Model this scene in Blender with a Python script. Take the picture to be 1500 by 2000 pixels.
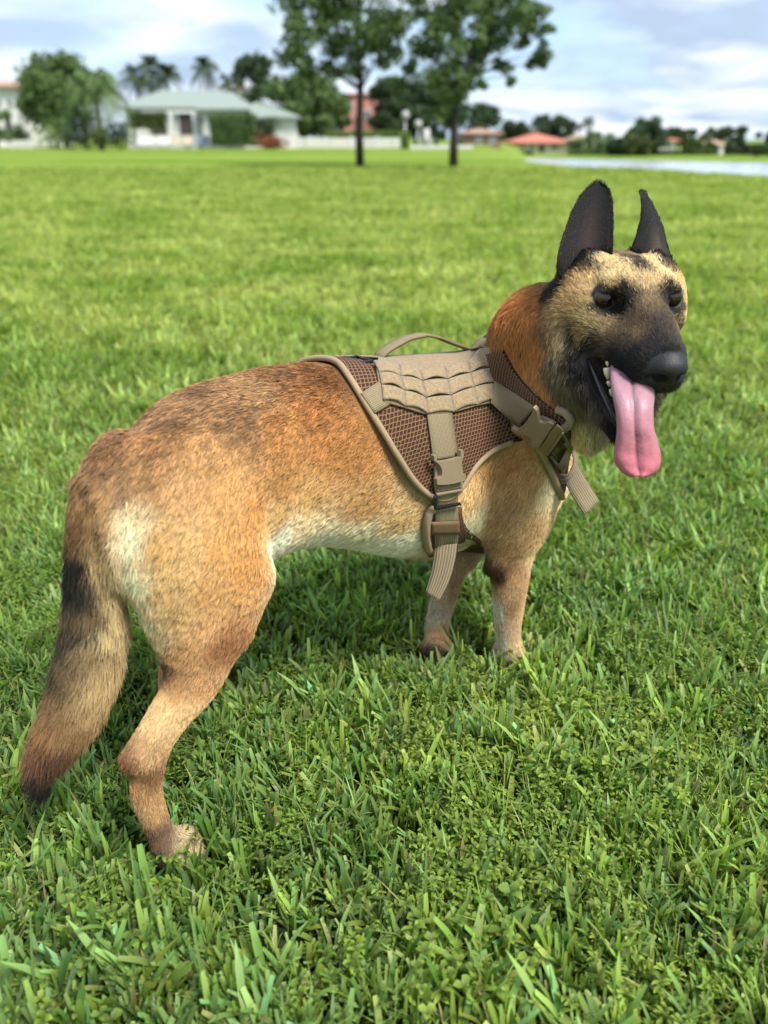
import bpy, bmesh, math, random
import numpy as np
from mathutils import Vector, Matrix, noise as mnoise
from mathutils.bvhtree import BVHTree
from mathutils.geometry import delaunay_2d_cdt
random.seed(7); RNG=np.random.default_rng(7)
for o in list(bpy.data.objects): bpy.data.objects.remove(o)
SC=bpy.context.scene; COL=SC.collection
# ------------------------------------------------------------ camera, sky, sun, exposure
cam=bpy.data.cameras.new('camera'); camo=bpy.data.objects.new('camera',cam); COL.objects.link(camo); SC.camera=camo
cam.sensor_fit='VERTICAL'; cam.sensor_height=36.0; cam.sensor_width=27.0; cam.lens=1570/2000*36
camo.location=(0,0,0.85); camo.rotation_euler=(math.radians(90-24.95),0,0)
cam.clip_start=0.05; cam.clip_end=3000
cam.dof.use_dof=True; cam.dof.focus_distance=1.10; cam.dof.aperture_fstop=3.0
SUN_DIR=Vector((0.42,-0.36,0.83)).normalized()
SUN_EL=math.asin(SUN_DIR.z)
W=bpy.data.worlds.new("World"); SC.world=W; W.use_nodes=True
def _world():
    nt=W.node_tree; nt.nodes.clear(); N=nt.nodes.new; L=nt.links.new
    out=N('ShaderNodeOutputWorld'); bg=N('ShaderNodeBackground'); bg.inputs['Strength'].default_value=0.107
    sky=N('ShaderNodeTexSky'); sky.sky_type='NISHITA'; sky.sun_disc=False; sky.sun_elevation=SUN_EL; sky.sun_rotation=math.atan2(SUN_DIR.x,SUN_DIR.y)
    sky.air_density=1.0; sky.dust_density=1.2; sky.ozone_density=1.5
    tc=N('ShaderNodeTexCoord'); sep=N('ShaderNodeSeparateXYZ'); L(tc.outputs['Generated'],sep.inputs[0])
    # project the direction on a cloud layer
    add=N('ShaderNodeMath'); add.operation='ADD'; add.inputs[1].default_value=0.16; L(sep.outputs[2],add.inputs[0])
    mx=N('ShaderNodeMath'); mx.operation='MAXIMUM'; mx.inputs[1].default_value=0.06; L(add.outputs[0],mx.inputs[0])
    dx=N('ShaderNodeMath'); dx.operation='DIVIDE'; L(sep.outputs[0],dx.inputs[0]); L(mx.outputs[0],dx.inputs[1])
    dy=N('ShaderNodeMath'); dy.operation='DIVIDE'; L(sep.outputs[1],dy.inputs[0]); L(mx.outputs[0],dy.inputs[1])
    cx=N('ShaderNodeCombineXYZ'); L(dx.outputs[0],cx.inputs[0]); L(dy.outputs[0],cx.inputs[1]); cx.inputs[2].default_value=3.1
    n1=N('ShaderNodeTexNoise'); n1.inputs['Scale'].default_value=0.75; n1.inputs['Detail'].default_value=7; n1.inputs['Roughness'].default_value=.52; n1.inputs['Distortion'].default_value=.5; L(cx.outputs[0],n1.inputs[0])
    r1=N('ShaderNodeMapRange'); r1.inputs['From Min'].default_value=.36; r1.inputs['From Max'].default_value=.56; L(n1.outputs['Fac'],r1.inputs[0])
    n2=N('ShaderNodeTexNoise'); n2.inputs['Scale'].default_value=1.3; n2.inputs['Detail'].default_value=6; n2.inputs['Roughness'].default_value=.5; L(cx.outputs[0],n2.inputs[0])
    cr=N('ShaderNodeValToRGB'); cr.color_ramp.elements[0].position=.42; cr.color_ramp.elements[0].color=(2.3,2.9,3.75,1); cr.color_ramp.elements[1].position=.58; cr.color_ramp.elements[1].color=(4.5,4.85,5.25,1); L(n2.outputs['Fac'],cr.inputs[0])
    base=N('ShaderNodeMix'); base.data_type='RGBA'; base.inputs[0].default_value=.55; L(sky.outputs[0],base.inputs[6]); base.inputs[7].default_value=(2.1,3.3,5.0,1)
    m=N('ShaderNodeMix'); m.data_type='RGBA'; L(r1.outputs[0],m.inputs[0]); L(base.outputs[2],m.inputs[6]); L(cr.outputs[0],m.inputs[7])
    L(m.outputs[2],bg.inputs[0]); L(bg.outputs[0],out.inputs[0])
_world()
sl=bpy.data.lights.new('sun','SUN'); sl.energy=3.1; sl.angle=math.radians(18); sl.color=(1,.965,.9)
slo=bpy.data.objects.new('sun',sl); COL.objects.link(slo); slo.rotation_euler=SUN_DIR.to_track_quat('Z','Y').to_euler(); slo.location=(0,0,60)
VS=SC.view_settings; VS.view_transform='Standard'; VS.look='None'; VS.gamma=1; VS.use_curve_mapping=False; VS.exposure=1.18
SC.cycles.use_denoising=True
SC.cycles.max_bounces=6; SC.cycles.diffuse_bounces=3; SC.cycles.glossy_bounces=2; SC.cycles.transmission_bounces=3; SC.cycles.transparent_max_bounces=6
SC.cycles_curves.shape='RIBBONS'
SC.cycles.sample_clamp_indirect=4
# ------------------------------------------------------------ helpers
def s2l(c):
    c=np.asarray(c,float)/255.; return np.where(c<=.04045,c/12.92,((c+.055)/1.055)**2.4)
def mat(name,col,rough=.7,var=.25,scale=20.,bump=0.,bscale=60.,spec=.3,col2=None,coat=0.,attr=None,coords='Object',metal=0.,detail=4.):
    m=bpy.data.materials.new(name); m.use_nodes=True; nt=m.node_tree; N=nt.nodes.new; L=nt.links.new
    b=nt.nodes['Principled BSDF']; b.inputs['Roughness'].default_value=rough; b.inputs['Specular IOR Level'].default_value=spec; b.inputs['Metallic'].default_value=metal
    b.inputs['Coat Weight'].default_value=coat
    tc=N('ShaderNodeTexCoord'); n=N('ShaderNodeTexNoise'); n.inputs['Scale'].default_value=scale; n.inputs['Detail'].default_value=detail; L(tc.outputs[coords],n.inputs[0])
    mx=N('ShaderNodeMix'); mx.data_type='RGBA'
    r=N('ShaderNodeMapRange'); r.inputs['From Min'].default_value=.3; r.inputs['From Max'].default_value=.7; L(n.outputs['Fac'],r.inputs[0]); L(r.outputs[0],mx.inputs[0])
    c=np.array(col,float); c2=np.array(col2,float) if col2 is not None else c*(1-var)
    mx.inputs[6].default_value=(*c,1); mx.inputs[7].default_value=(*c2,1)
    if attr:
        a=N('ShaderNodeAttribute'); a.attribute_name=attr; m2=N('ShaderNodeMix'); m2.data_type='RGBA'; m2.blend_type='MULTIPLY'; m2.inputs[0].default_value=1
        L(mx.outputs[2],m2.inputs[6]); L(a.outputs['Color'],m2.inputs[7]); L(m2.outputs[2],b.inputs['Base Color'])
    else: L(mx.outputs[2],b.inputs['Base Color'])
    if bump:
        n2=N('ShaderNodeTexNoise'); n2.inputs['Scale'].default_value=bscale; n2.inputs['Detail'].default_value=3; L(tc.outputs[coords],n2.inputs[0])
        bp=N('ShaderNodeBump'); bp.inputs['Strength'].default_value=bump; bp.inputs['Distance'].default_value=.3/bscale; L(n2.outputs['Fac'],bp.inputs['Height']); L(bp.outputs[0],b.inputs['Normal'])
    return m
def empty(name,loc,label=None,cat=None,group=None,kind=None):
    o=bpy.data.objects.new(name,None); COL.objects.link(o); o.location=loc; o.empty_display_size=.1
    tag(o,label,cat,group,kind); return o
def tag(o,label=None,cat=None,group=None,kind=None):
    if label: o['label']=label
    if cat: o['category']=cat
    if group: o['group']=group
    if kind: o['kind']=kind
    return o
def worldloc(o):
    v=Vector((0,0,0))
    while o: v=v+o.location; o=o.parent
    return v
def mk(name,V,F,m,parent=None,smooth=True,loc=None,uv=None,colattr=None):
    "mesh object from world coordinates"
    V=np.asarray(V,float).reshape(-1,3); org=np.array(worldloc(parent)) if parent else (np.array(loc) if loc is not None else V.mean(0)*[1,1,0]+[0,0,V[:,2].min()])
    me=bpy.data.meshes.new(name); me.from_pydata((V-org).tolist(),[],[tuple(int(i) for i in f) for f in F]); me.update()
    if isinstance(m,(list,tuple)):
        for q in m: me.materials.append(q)
    elif m: me.materials.append(m)
    if smooth: me.polygons.foreach_set('use_smooth',[True]*len(me.polygons))
    if uv is not None:
        ul=me.uv_layers.new(name='UVMap'); li=np.empty(len(me.loops),int); me.loops.foreach_get('vertex_index',li); ul.data.foreach_set('uv',np.asarray(uv)[li].astype(np.float32).ravel())
    if colattr is not None:
        for an,arr in colattr.items():
            a=me.attributes.new(an,'FLOAT_COLOR','POINT'); arr=np.concatenate([arr,np.ones((len(arr),1))],1) if arr.shape[1]==3 else arr; a.data.foreach_set('color',arr.astype(np.float32).ravel())
    o=bpy.data.objects.new(name,me); COL.objects.link(o)
    if parent: o.parent=parent
    else: o.location=org
    return o
class MB:
    "collects boxes, tubes and sheets"
    def __init__(s): s.V=[];s.F=[];s.n=0
    def add(s,V,F):
        V=np.asarray(V,float).reshape(-1,3); s.V.append(V); s.F+= [tuple(i+s.n for i in f) for f in F]; s.n+=len(V); return s
    def box(s,c,d,rz=0.,taper=1.):
        x,y,z=np.array(d)/2.; P=np.array([(-x,-y,-z),(x,-y,-z),(x,y,-z),(-x,y,-z),(-x*taper,-y*taper,z),(x*taper,-y*taper,z),(x*taper,y*taper,z),(-x*taper,y*taper,z)])
        ca,sa=math.cos(rz),math.sin(rz); P=np.stack([P[:,0]*ca-P[:,1]*sa,P[:,0]*sa+P[:,1]*ca,P[:,2]],1)+np.array(c)
        return s.add(P,[(0,3,2,1),(4,5,6,7),(0,1,5,4),(1,2,6,5),(2,3,7,6),(3,0,4,7)])
    def tube(s,P,R,n=8,cap=True,sx=1.):
        P=np.asarray(P,float); R=np.broadcast_to(R,(len(P),)); T=np.gradient(P,axis=0); T/=np.linalg.norm(T,axis=1)[:,None]+1e-12
        a=np.array([0,0,1.]) if abs(T[0][2])<.9 else np.array([1.,0,0]); V=[]
        for p,t,r in zip(P,T,R):
            a=a-t*(a@t); a/=np.linalg.norm(a)+1e-12; b=np.cross(t,a)
            for k in range(n):
                w=2*math.pi*k/n; V.append(p+r*(a*math.cos(w)+b*math.sin(w)*sx))
        m=len(P); F=[]
        for i in range(m-1):
            for k in range(n): F.append((i*n+k,i*n+(k+1)%n,(i+1)*n+(k+1)%n,(i+1)*n+k))
        if cap: F.append(tuple(range(n))[::-1]); F.append(tuple((m-1)*n+k for k in range(n)))
        return s.add(V,F)
    def build(s,name,m,parent=None,**k): return mk(name,np.concatenate(s.V),s.F,m,parent,**k)
def ribbon_mesh(G,th):
    "closed slab from a grid of points (m x n x 3)"
    G=np.asarray(G); m,n=G.shape[:2]; du=np.gradient(G,axis=0);dv=np.gradient(G,axis=1); N=np.cross(du,dv); N/=np.linalg.norm(N,axis=2)[...,None]+1e-12
    A=G+N*th/2;B=G-N*th/2; V=np.concatenate([A.reshape(-1,3),B.reshape(-1,3)]); o=m*n; F=[]
    for i in range(m-1):
        for j in range(n-1):
            a=i*n+j; F.append((a,a+n,a+n+1,a+1)); F.append((o+a,o+a+1,o+a+n+1,o+a+n))
        a=i*n; F.append((a,o+a,o+a+n,a+n)); a=i*n+n-1; F.append((a,a+n,o+a+n,o+a))
    for j in range(n-1):
        F.append((j,j+1,o+j+1,o+j)); a=(m-1)*n+j; F.append((a,o+a,o+a+1,a+1))
    uu,vv=np.meshgrid(np.arange(m),np.arange(n),indexing='ij')
    L=np.concatenate([[0],np.cumsum(np.linalg.norm(np.diff(G[:,n//2],axis=0),axis=1))]); Wd=np.concatenate([[0],np.cumsum(np.linalg.norm(np.diff(G[m//2],axis=0),axis=1))])
    uv=np.stack([L[uu],Wd[vv]],-1).reshape(-1,2); uv=np.concatenate([uv,uv])
    return V,F,uv
# ------------------------------------------------------------ geometry of the dog (signed distance volume)
# ---- frame helpers (dog frame D: u forward, r toward the camera side, z up) ----
CH=0.85; FPX=1570.; PIT=np.radians(24.95)
CAMP=np.array([0,0,CH]); FW=np.array([0,np.cos(PIT),-np.sin(PIT)]); RT=np.array([1.,0,0]); UP=np.array([0,np.sin(PIT),np.cos(PIT)])
TH=np.radians(41.455); DU=np.array([np.cos(TH),np.sin(TH),0]); DR=np.array([np.sin(TH),-np.cos(TH),0])
DO=np.array([-0.32452,0.81889,0.])
ZZ=np.array([0,0,1.])
def ray(x,y): return FW+RT*(x-750)/FPX+UP*(1000-y)/FPX
def toD(p):
    p=np.asarray(p,float); q=p-DO; return np.stack([q@DU,q@DR,p[...,2]],-1)
def toW(p):
    p=np.asarray(p,float); return DO+p[...,0:1]*DU+p[...,1:2]*DR+p[...,2:3]*ZZ
def vD(v):
    v=np.asarray(v,float); return np.array([v@DU,v@DR,v[2]])
def proj(w):
    q=np.asarray(w)-CAMP; d=q@FW; return np.stack([750+FPX*(q@RT)/d,1000-FPX*(q@UP)/d,d],-1)
def PR(x,y,r):
    "point of dog plane r seen at pixel; returns D coords"
    d=ray(x,y); t=(r-(CAMP-DO)@DR)/(d@DR); return toD(CAMP+d*t)
def AT(x,y,dep): return toD(CAMP+ray(x,y)*dep)
def pr3(x,y,r,rad):
    p=PR(x,y,r); dep=(toW(p)-CAMP)@FW; return p,rad*dep/FPX
def at3(x,y,dep,rad): return AT(x,y,dep),rad*dep/FPX
# ---- signed distance volume ----
class Vol:
    def __init__(s,lo,hi,h):
        s.lo=np.array(lo,np.float32); s.h=h; s.n=np.ceil((np.array(hi)-lo)/h).astype(int)+1
        s.f=np.full(s.n,1.0,np.float32)
        s.ax=[s.lo[i]+h*np.arange(s.n[i],dtype=np.float32) for i in range(3)]
    def box(s,lo,hi):
        a=np.clip(((np.array(lo)-s.lo)/s.h).astype(int),0,s.n-1); b=np.clip(((np.array(hi)-s.lo)/s.h).astype(int)+2,1,s.n)
        sl=tuple(slice(a[i],b[i]) for i in range(3))
        return sl,s.ax[0][sl[0]][:,None,None],s.ax[1][sl[1]][None,:,None],s.ax[2][sl[2]][None,None,:]
    def comb(s,sl,d,k,sub=False):
        a=s.f[sl]
        if sub: d=-d; hh=np.maximum(k-np.abs(a-d),0)/k; s.f[sl]=np.maximum(a,d)+hh*hh*k*.25
        else: hh=np.maximum(k-np.abs(a-d),0)/k; s.f[sl]=np.minimum(a,d)-hh*hh*k*.25
    def cone(s,a,b,ra,rb,k=.02,sq=1.,sub=False):
        "tapered capsule, optionally squashed in r"
        a=np.array(a,float);b=np.array(b,float);m=max(ra,rb)+k+.012
        sl,x,y,z=s.box(np.minimum(a,b)-m,np.maximum(a,b)+m)
        if x.size*y.size*z.size==0: return
        iq=1/sq; a2=a*[1,iq,1];b2=b*[1,iq,1]; ab=b2-a2; L=max(ab@ab,1e-9)
        px=x-a2[0];py=y*iq-a2[1];pz=z-a2[2]
        t=np.clip((px*ab[0]+py*ab[1]+pz*ab[2])/L,0,1)
        dx=px-t*ab[0];dy=py-t*ab[1];dz=pz-t*ab[2]
        dist=np.sqrt(dx*dx+dy*dy+dz*dz)
        if sq!=1: # correct metric
            dist=dist-(ra+(rb-ra)*t); nn=1.0; dist=dist*np.where(np.abs(dy)>(np.abs(dx)+np.abs(dz)),sq,1).astype(np.float32) if False else dist
            s.comb(sl,dist,k,sub)
        else: s.comb(sl,dist-(ra+(rb-ra)*t),k,sub)
    def ell(s,c,rad,M=None,k=.02,sub=False):
        c=np.array(c,float);rad=np.array(rad,float);m=rad.max()+k+.012
        sl,x,y,z=s.box(c-m,c+m)
        if M is None: M=np.eye(3)
        px=x-c[0];py=y-c[1];pz=z-c[2]
        q=[px*M[i][0]+py*M[i][1]+pz*M[i][2] for i in range(3)]
        k0=np.sqrt(sum((q[i]/rad[i])**2 for i in range(3))); k1=np.sqrt(sum((q[i]/rad[i]**2)**2 for i in range(3)))+1e-9
        s.comb(sl,k0*(k0-1)/k1,k,sub)
    def chain(s,pts,k=.02,sq=1.,sub=3):
        "smooth tapered limb: splined centre line, hard union inside, one soft union with the body"
        P=np.array([np.append(a,r) for a,r in pts]); n=len(P); T=np.linspace(0,n-1,(n-1)*sub+1)
        P=catmull(T,np.concatenate([np.arange(n)[:,None],P],1))
        m=P[:,3].max()+k+.012; sl,x,y,z=s.box(P[:,:3].min(0)-m,P[:,:3].max(0)+m)
        best=np.full((x.size,y.size,z.size),1.,np.float32); iq=1/sq
        for A,B in zip(P[:-1],P[1:]):
            mm=max(A[3],B[3])+k+.02
            lo=np.minimum(A[:3],B[:3])-mm; hi=np.maximum(A[:3],B[:3])+mm
            s2,x,y,z=s.box(lo,hi); loc=tuple(slice(max(s2[i].start-sl[i].start,0),s2[i].stop-sl[i].start) for i in range(3))
            a2=A[:3]*[1,iq,1]; ab=B[:3]*[1,iq,1]-a2; L=max(ab@ab,1e-9)
            px=x-a2[0];py=y*iq-a2[1];pz=z-a2[2]; t=np.clip((px*ab[0]+py*ab[1]+pz*ab[2])/L,0,1)
            d=np.sqrt((px-t*ab[0])**2+(py-t*ab[1])**2+(pz-t*ab[2])**2)-(A[3]+(B[3]-A[3])*t)
            b=best[loc]; d=d[:b.shape[0],:b.shape[1],:b.shape[2]]; best[loc]=np.minimum(b,d.astype(np.float32))
        s.comb(sl,best,k)
    def mesh(s):
        "surface nets"
        f=s.f; g=f<0; n=s.n
        c=[g[i:n[0]-1+i,j:n[1]-1+j,k:n[2]-1+k] for i in(0,1) for j in(0,1) for k in(0,1)]
        cnt=sum(a.astype(np.int8) for a in c); act=(cnt>0)&(cnt<8)
        idx=np.argwhere(act); vid=np.full(act.shape,-1,np.int32); vid[act]=np.arange(len(idx))
        acc=np.zeros((len(idx),3)); num=np.zeros(len(idx))
        E=[]
        for i in (0,1):
            for j in (0,1): E+=[((0,i,j),(1,i,j)),((i,0,j),(i,1,j)),((i,j,0),(i,j,1))]
        for a,b in E:
            fa=f[idx[:,0]+a[0],idx[:,1]+a[1],idx[:,2]+a[2]];fb=f[idx[:,0]+b[0],idx[:,1]+b[1],idx[:,2]+b[2]]
            cr=(fa<0)!=(fb<0); t=np.where(cr,fa/np.where(cr,fa-fb,1),0)
            p=np.array(a)+t[:,None]*(np.array(b)-np.array(a)); acc[cr]+=p[cr]; num[cr]+=1
        V=(idx+acc/num[:,None])*s.h+s.lo
        Q=[]
        for ax in range(3):
            o=[1,2] if ax==0 else ([2,0] if ax==1 else [0,1])
            sl0=[slice(1,n[d]-1) for d in range(3)]; sl0[ax]=slice(0,n[ax]-1)
            sl1=list(sl0); sl1[ax]=slice(1,n[ax])
            A=g[tuple(sl0)];B=g[tuple(sl1)]
            for flip,mm in ((False,A&~B),(True,~A&B)):
                w=np.argwhere(mm); w=w+np.array([0 if d==ax else 1 for d in range(3)])
                def at(da,db):
                    q=w.copy(); q[:,o[0]]+=da; q[:,o[1]]+=db; return vid[q[:,0],q[:,1],q[:,2]]
                q=np.stack([at(-1,-1),at(0,-1),at(0,0),at(-1,0)],1)
                Q.append(q[:,::-1] if flip else q)
        return V,np.concatenate(Q)

def catmull(xs,tab):
    "smooth interpolation of table rows over first column"
    tab=np.array(tab,float); x=tab[:,0]; out=[]
    m=np.gradient(tab[:,1:],x,axis=0)
    i=np.clip(np.searchsorted(x,xs)-1,0,len(x)-2); hh=x[i+1]-x[i]; t=np.clip((xs-x[i])/hh,0,1)[:,None]; hh=hh[:,None]
    p0=tab[i,1:];p1=tab[i+1,1:]
    return (2*t**3-3*t**2+1)*p0+(t**3-2*t**2+t)*hh*m[i]+(-2*t**3+3*t**2)*p1+(t**3-t**2)*hh*m[i+1]

TORSO=[ # u, ztop, zbot, halfwidth, rcentre
 (.00,.505,.40,.04,.012),(.05,.538,.36,.06,.012),(.11,.570,.345,.085,.005),(.18,.582,.345,.088,0),(.26,.586,.345,.09,0),(.34,.579,.318,.102,0),
 (.42,.563,.278,.114,0),(.50,.551,.245,.116,0),(.58,.541,.238,.110,.0),(.65,.520,.250,.098,.005),(.72,.485,.28,.082,.01),(.765,.43,.33,.055,.012)]
# head frame
HS=1.2
def camvec(a): return vD(RT*a[0]+UP*a[1]+FW*a[2])
HF=camvec(np.array([.11,-.69,-.72])); HF/=np.linalg.norm(HF)
HLft=camvec(np.array([1,.0,.06])); HLft-=HF*(HF@HLft); HLft/=np.linalg.norm(HLft)
HU=np.cross(HF,HLft); HU=HU if HU@camvec([0,1,0])>0 else -HU
HE=AT(1252,564,1.0)
def hp(f,l,u): return HE+HS*(f*HF+l*HLft+u*HU)
HM=np.array([HF,HLft,HU])

def hind_right():
    L=[(335,925,.05,88),(375,990,.06,128),(382,1080,.065,122),(385,1160,.07,108),(390,1230,.075,87),(388,1290,.08,68),(369,1345,.082,53),(336,1395,.085,42),(310,1440,.087,36),(291,1490,.088,34),(287,1550,.088,30),(303,1600,.09,26),(322,1640,.09,24)]
    return [pr3(x,y,r,rad) for x,y,r,rad in L]
def front_right():
    L=[(975,860,.06,80),(1000,930,.08,94),(1008,1000,.085,86),(1003,1052,.085,60),(998,1095,.088,48),(996,1140,.09,41),(994,1185,.09,34),(993,1225,.09,28),(994,1262,.09,24)]
    return [pr3(x,y,r,rad) for x,y,r,rad in L]
def front_left():
    L=[(985,900,-.06,60),(940,1000,-.055,55),(905,1060,-.05,42),(882,1110,-.045,33),(866,1170,-.035,27),(855,1215,-.03,25),(853,1240,-.028,25),(860,1262,-.025,20)]
    return [pr3(x,y,r,rad) for x,y,r,rad in L]
HLEFT=[((.09,-.05,.44),.055),((.13,-.06,.37),.062),((.165,-.075,.30),.05),((.185,-.095,.25),.038),((.17,-.115,.20),.026),((.145,-.13,.155),.019),((.125,-.14,.12),.017),((.12,-.152,.07),.0135),((.12,-.158,.03),.013)]
TAIL_R=1.08
TAIL=[(236,895,.0,26),(200,945,.005,32),(183,1005,.01,37),(181,1080,.012,40),(188,1150,.015,46),(190,1220,.015,49),(177,1300,.015,50),(157,1365,.015,45),(130,1420,.015,38),(103,1462,.015,28),(86,1498,.015,17),(83,1530,.015,7)]
def tail_pts(): return [(a,b*TAIL_R) for a,b in (pr3(*t) for t in TAIL)]

def paw(v,c,d,s=1.,k=.006):
    "c: centre of the paw on the ground, d: forward direction; four toes"
    d=np.array(d,float);d/=np.linalg.norm(d); sd=np.cross([0,0,1],d)
    v.cone(c+np.array([0,0,.022*s])-d*.012*s,c+d*.012*s+[0,0,.02*s],.021*s,.021*s,.012)
    for l,f in ((-.021,.016),(-.008,.027),(.008,.027),(.021,.016)):
        p=c+sd*l*s; v.cone(p+d*(f-.018)*s+[0,0,.022*s],p+d*f*s+[0,0,.013*s],.0115*s,.0105*s,k)
        
def build(h=.004,head=True):
    v=Vol((-.2,-.2,-.02),(1.08,.56,.90),h)
    # torso loft
    sl,x,y,z=v.box((-.05,-.16,.2),(.80,.16,.64))
    us=x[:,0,0].astype(float); T=catmull(us,TORSO)
    zt,zb,w,rc=[T[:,i][:,None,None].astype(np.float32) for i in range(4)]
    zc=(zt+zb)/2; b=(zt-zb)/2
    q=np.sqrt(((y-rc)/w)**2+((z-zc)/b)**2); 
    p=2.25; q=(np.abs((y-rc)/w)**p+np.abs((z-zc)/b)**p)**(1/p)
    d=(q-1)*np.minimum(w,b); du=np.maximum(-.0-x,x-.765); d=np.maximum(d,du)
    v.f[sl]=np.minimum(v.f[sl],d.astype(np.float32))
    v.ell((.02,0.02,.45),(.035,.05,.07),k=.04); v.ell((.70,.01,.385),(.085,.075,.10),k=.05)
    # shoulder blade, ribs, croup muscles both sides
    for sgn in (1,-1):
        v.cone((.61,.055*sgn,.45),(.70,.082*sgn,.35),.05,.058,.05,.8)
        v.cone((.08,.036*sgn+.008,.465),(.16,.042*sgn,.49),.038,.045,.065)
    # hind right
    Lr=hind_right(); v.chain(Lr,.026,.72,6)
    p,r=pr3(256,1484,.088,22); q_,r2=pr3(352,1360,.083,20); v.cone(p,q_,r,r2,.02)   # heel tendon
    p,r=pr3(482,1130,.085,26); v.cone(Lr[2][0],p,.05,r,.05); q_,r2=pr3(452,1220,.085,34); v.cone(p,q_,r,r2,.04)
    paw(v,np.array(toD(_g(352,1678)))+0,(1,.05,0),1.0)
    p=toD(_g(345,1680)); v.cone(Lr[-1][0],p+[0,0,.028],Lr[-1][1],.02,.012)
    v.chain([(np.array(a),b) for a,b in HLEFT],.022,.8); paw(v,np.array([.122,-.16,.0]),(1,0,0),.85)
    # front
    Fr=front_right(); v.chain(Fr,.028,.74,6)
    p,r=pr3(960,1108,.088,14); q_,r2=pr3(985,1050,.088,26); v.cone(p,q_,r,r2,.014)
    c=toD(_g(990,1298)); paw(v,c,(1,.15,0),1.0); v.cone(Fr[-1][0],c+[0,0,.028],Fr[-1][1],.02,.01)
    Fl=front_left(); v.chain(Fl[:3],.035,.6); v.chain(Fl[2:],.014,.85)
    c=toD(_g(855,1285)); paw(v,c,(1,.35,0),1.0); v.cone(Fl[-1][0],c+[0,0,.028],Fl[-1][1],.019,.01)
    # tail
    v.chain(tail_pts(),.02,.85)
    v.cone((.05,0,.505),tail_pts()[0][0],.028,.022,.03)
    if head: build_head(v)
    return v
def _g(x,y,z=0):
    d=ray(x,y); t=(z-CH)/d[2]; return CAMP+d*t
NECK=[((.60,.0,.475),.085),]
def build_head(v):
    # neck: from withers/chest to back of the skull
    n0=np.array([.66,.0,.445]); n1,r1=at3(1062,662,1.17,86); n2,r2=at3(1130,640,1.09,92)
    v.cone(n0,n1,.06,r1,.03); v.cone(n1,n2,r1,r2,.04)
    # throat / fore chest mass
    t0=np.array([.70,.02,.40]); t1,q1=at3(1092,790,1.15,66); t2,q2=at3(1140,730,1.07,70)
    v.cone(t0,t1,.075,q1,.05); v.cone(t1,t2,q1,q2,.04); t3,q3=at3(1142,828,1.10,38); v.cone(t1,t3,q1*.8,q3,.03); v.cone(t2,t3,q2*.8,q3,.03)
    s=HS
    def E(f,l,u,a,b,c,k=.015,sub=False): v.ell(hp(f,l,u),np.array([a,b,c])*s,HM,k*s,sub)
    def Cn(p,q,ra,rb,k=.012,sub=False): v.cone(hp(*p),hp(*q),ra*s,rb*s,k*s,1.,sub)
    E(-.045,0,-.028,.056,.051,.038)            # cranium
    E(-.015,0,-.008,.036,.038,.026)            # forehead
    for sg in (1,-1):
        E(-.045,.038*sg,-.040,.048,.030,.040,.02)  # cheek muscle
        Cn((-.045,.049*sg,-.022),(.0,.037*sg,-.026),.016,.0135,.015) # zygomatic arch
        E(-.012,.036*sg,-.040,.030,.017,.022,.02)  # under the eye
        E(-.004,.028*sg,.0025,.016,.012,.008,.014)  # brow
        Cn((-.055,(.030 if sg<0 else .034)*sg,-.014),(-.075,.037*sg,-.014),.015,.018,.02) # ear base
    # muzzle
    Cn((-.01,0,-.026),(.045,0,-.031),.034,.0265,.015)
    Cn((.045,0,-.031),(.085,0,-.035),.0265,.0235,.012)
    Cn((.0,0,-.010),(.092,0,-.021),.018,.0135,.012)
    for sg in (1,-1):
        Cn((-.045,.040*sg,-.062),(.005,.027*sg,-.056),.014,.015,.014)   # upper lip flews
        Cn((.005,.027*sg,-.056),(.05,.018*sg,-.052),.015,.0150,.01)
        Cn((.05,.018*sg,-.052),(.090,.010*sg,-.050),.015,.0130,.01)
    Lp=[at3(1145,657,1.05,20),at3(1172,668,1.025,28),at3(1205,690,.995,32),at3(1243,722,.95,26)]; v.chain(Lp,.025)
    a,ra=at3(1158,625,1.03,30); v.cone(a,Lp[1][0],ra,Lp[1][1],.03)
    E(.101,0,-.0305,.0148,.0186,.0158,.0035)     # nose
    E(.108,0,-.0255,.007,.0135,.008,.006)
    for sg in (1,-1):
        E(.1160,.0098*sg,-.0345,.0100,.0062,.0050,.003,True)
        E(.1085,.0175*sg,-.0375,.009,.0050,.0032,.002,True)
    # eye sockets
    for sg in (1,-1):
        E(.014,.0370*sg,-.0095,.0135,.0170,.0100,.006,True)
        for ua,fa in ((.0104,.0),(-.0078,.0)):
            Cn((-.012,.0515*sg,-.011),(.0025,.0395*sg,-.012+ua),.0026,.0030,.004)
            Cn((.0025,.0395*sg,-.012+ua),(.0112,.0220*sg,-.018),.0030,.0026,.004)
    # lower jaw: two arms and a floor, the mouth hangs open
    for A,B,C_ in (((1120,705,1.045,30),(1160,775,1.015,21),(1212,838,.985,17)),((1272,730,1.09,22),(1262,785,1.04,15),(1238,828,.995,15))):
        (a,ra),(b,rb),(c,rc)=[at3(*q) for q in (A,B,C_)]; v.chain([(a,ra),(b,rb),(c,rc)],.012)
    a,ra=at3(1200,735,1.10,32); b,rb=at3(1225,822,1.005,24); v.cone(a,b,ra,rb,.012)
    # mouth cavity
    a,ra=at3(1170,722,1.0,20); b,rb=at3(1214,800,.975,18); v.cone(a,b,ra,rb,.006,1.,True)
    a,ra=at3(1215,735,1.0,24); b,rb=at3(1235,800,.965,24); v.cone(a,b,ra,rb,.006,1.,True)
    a,ra=at3(1143,694,1.005,9); b,rb=at3(1175,730,1.0,16); v.cone(a,b,ra,rb,.005,1.,True)
def ear_frame(): pass

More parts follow.
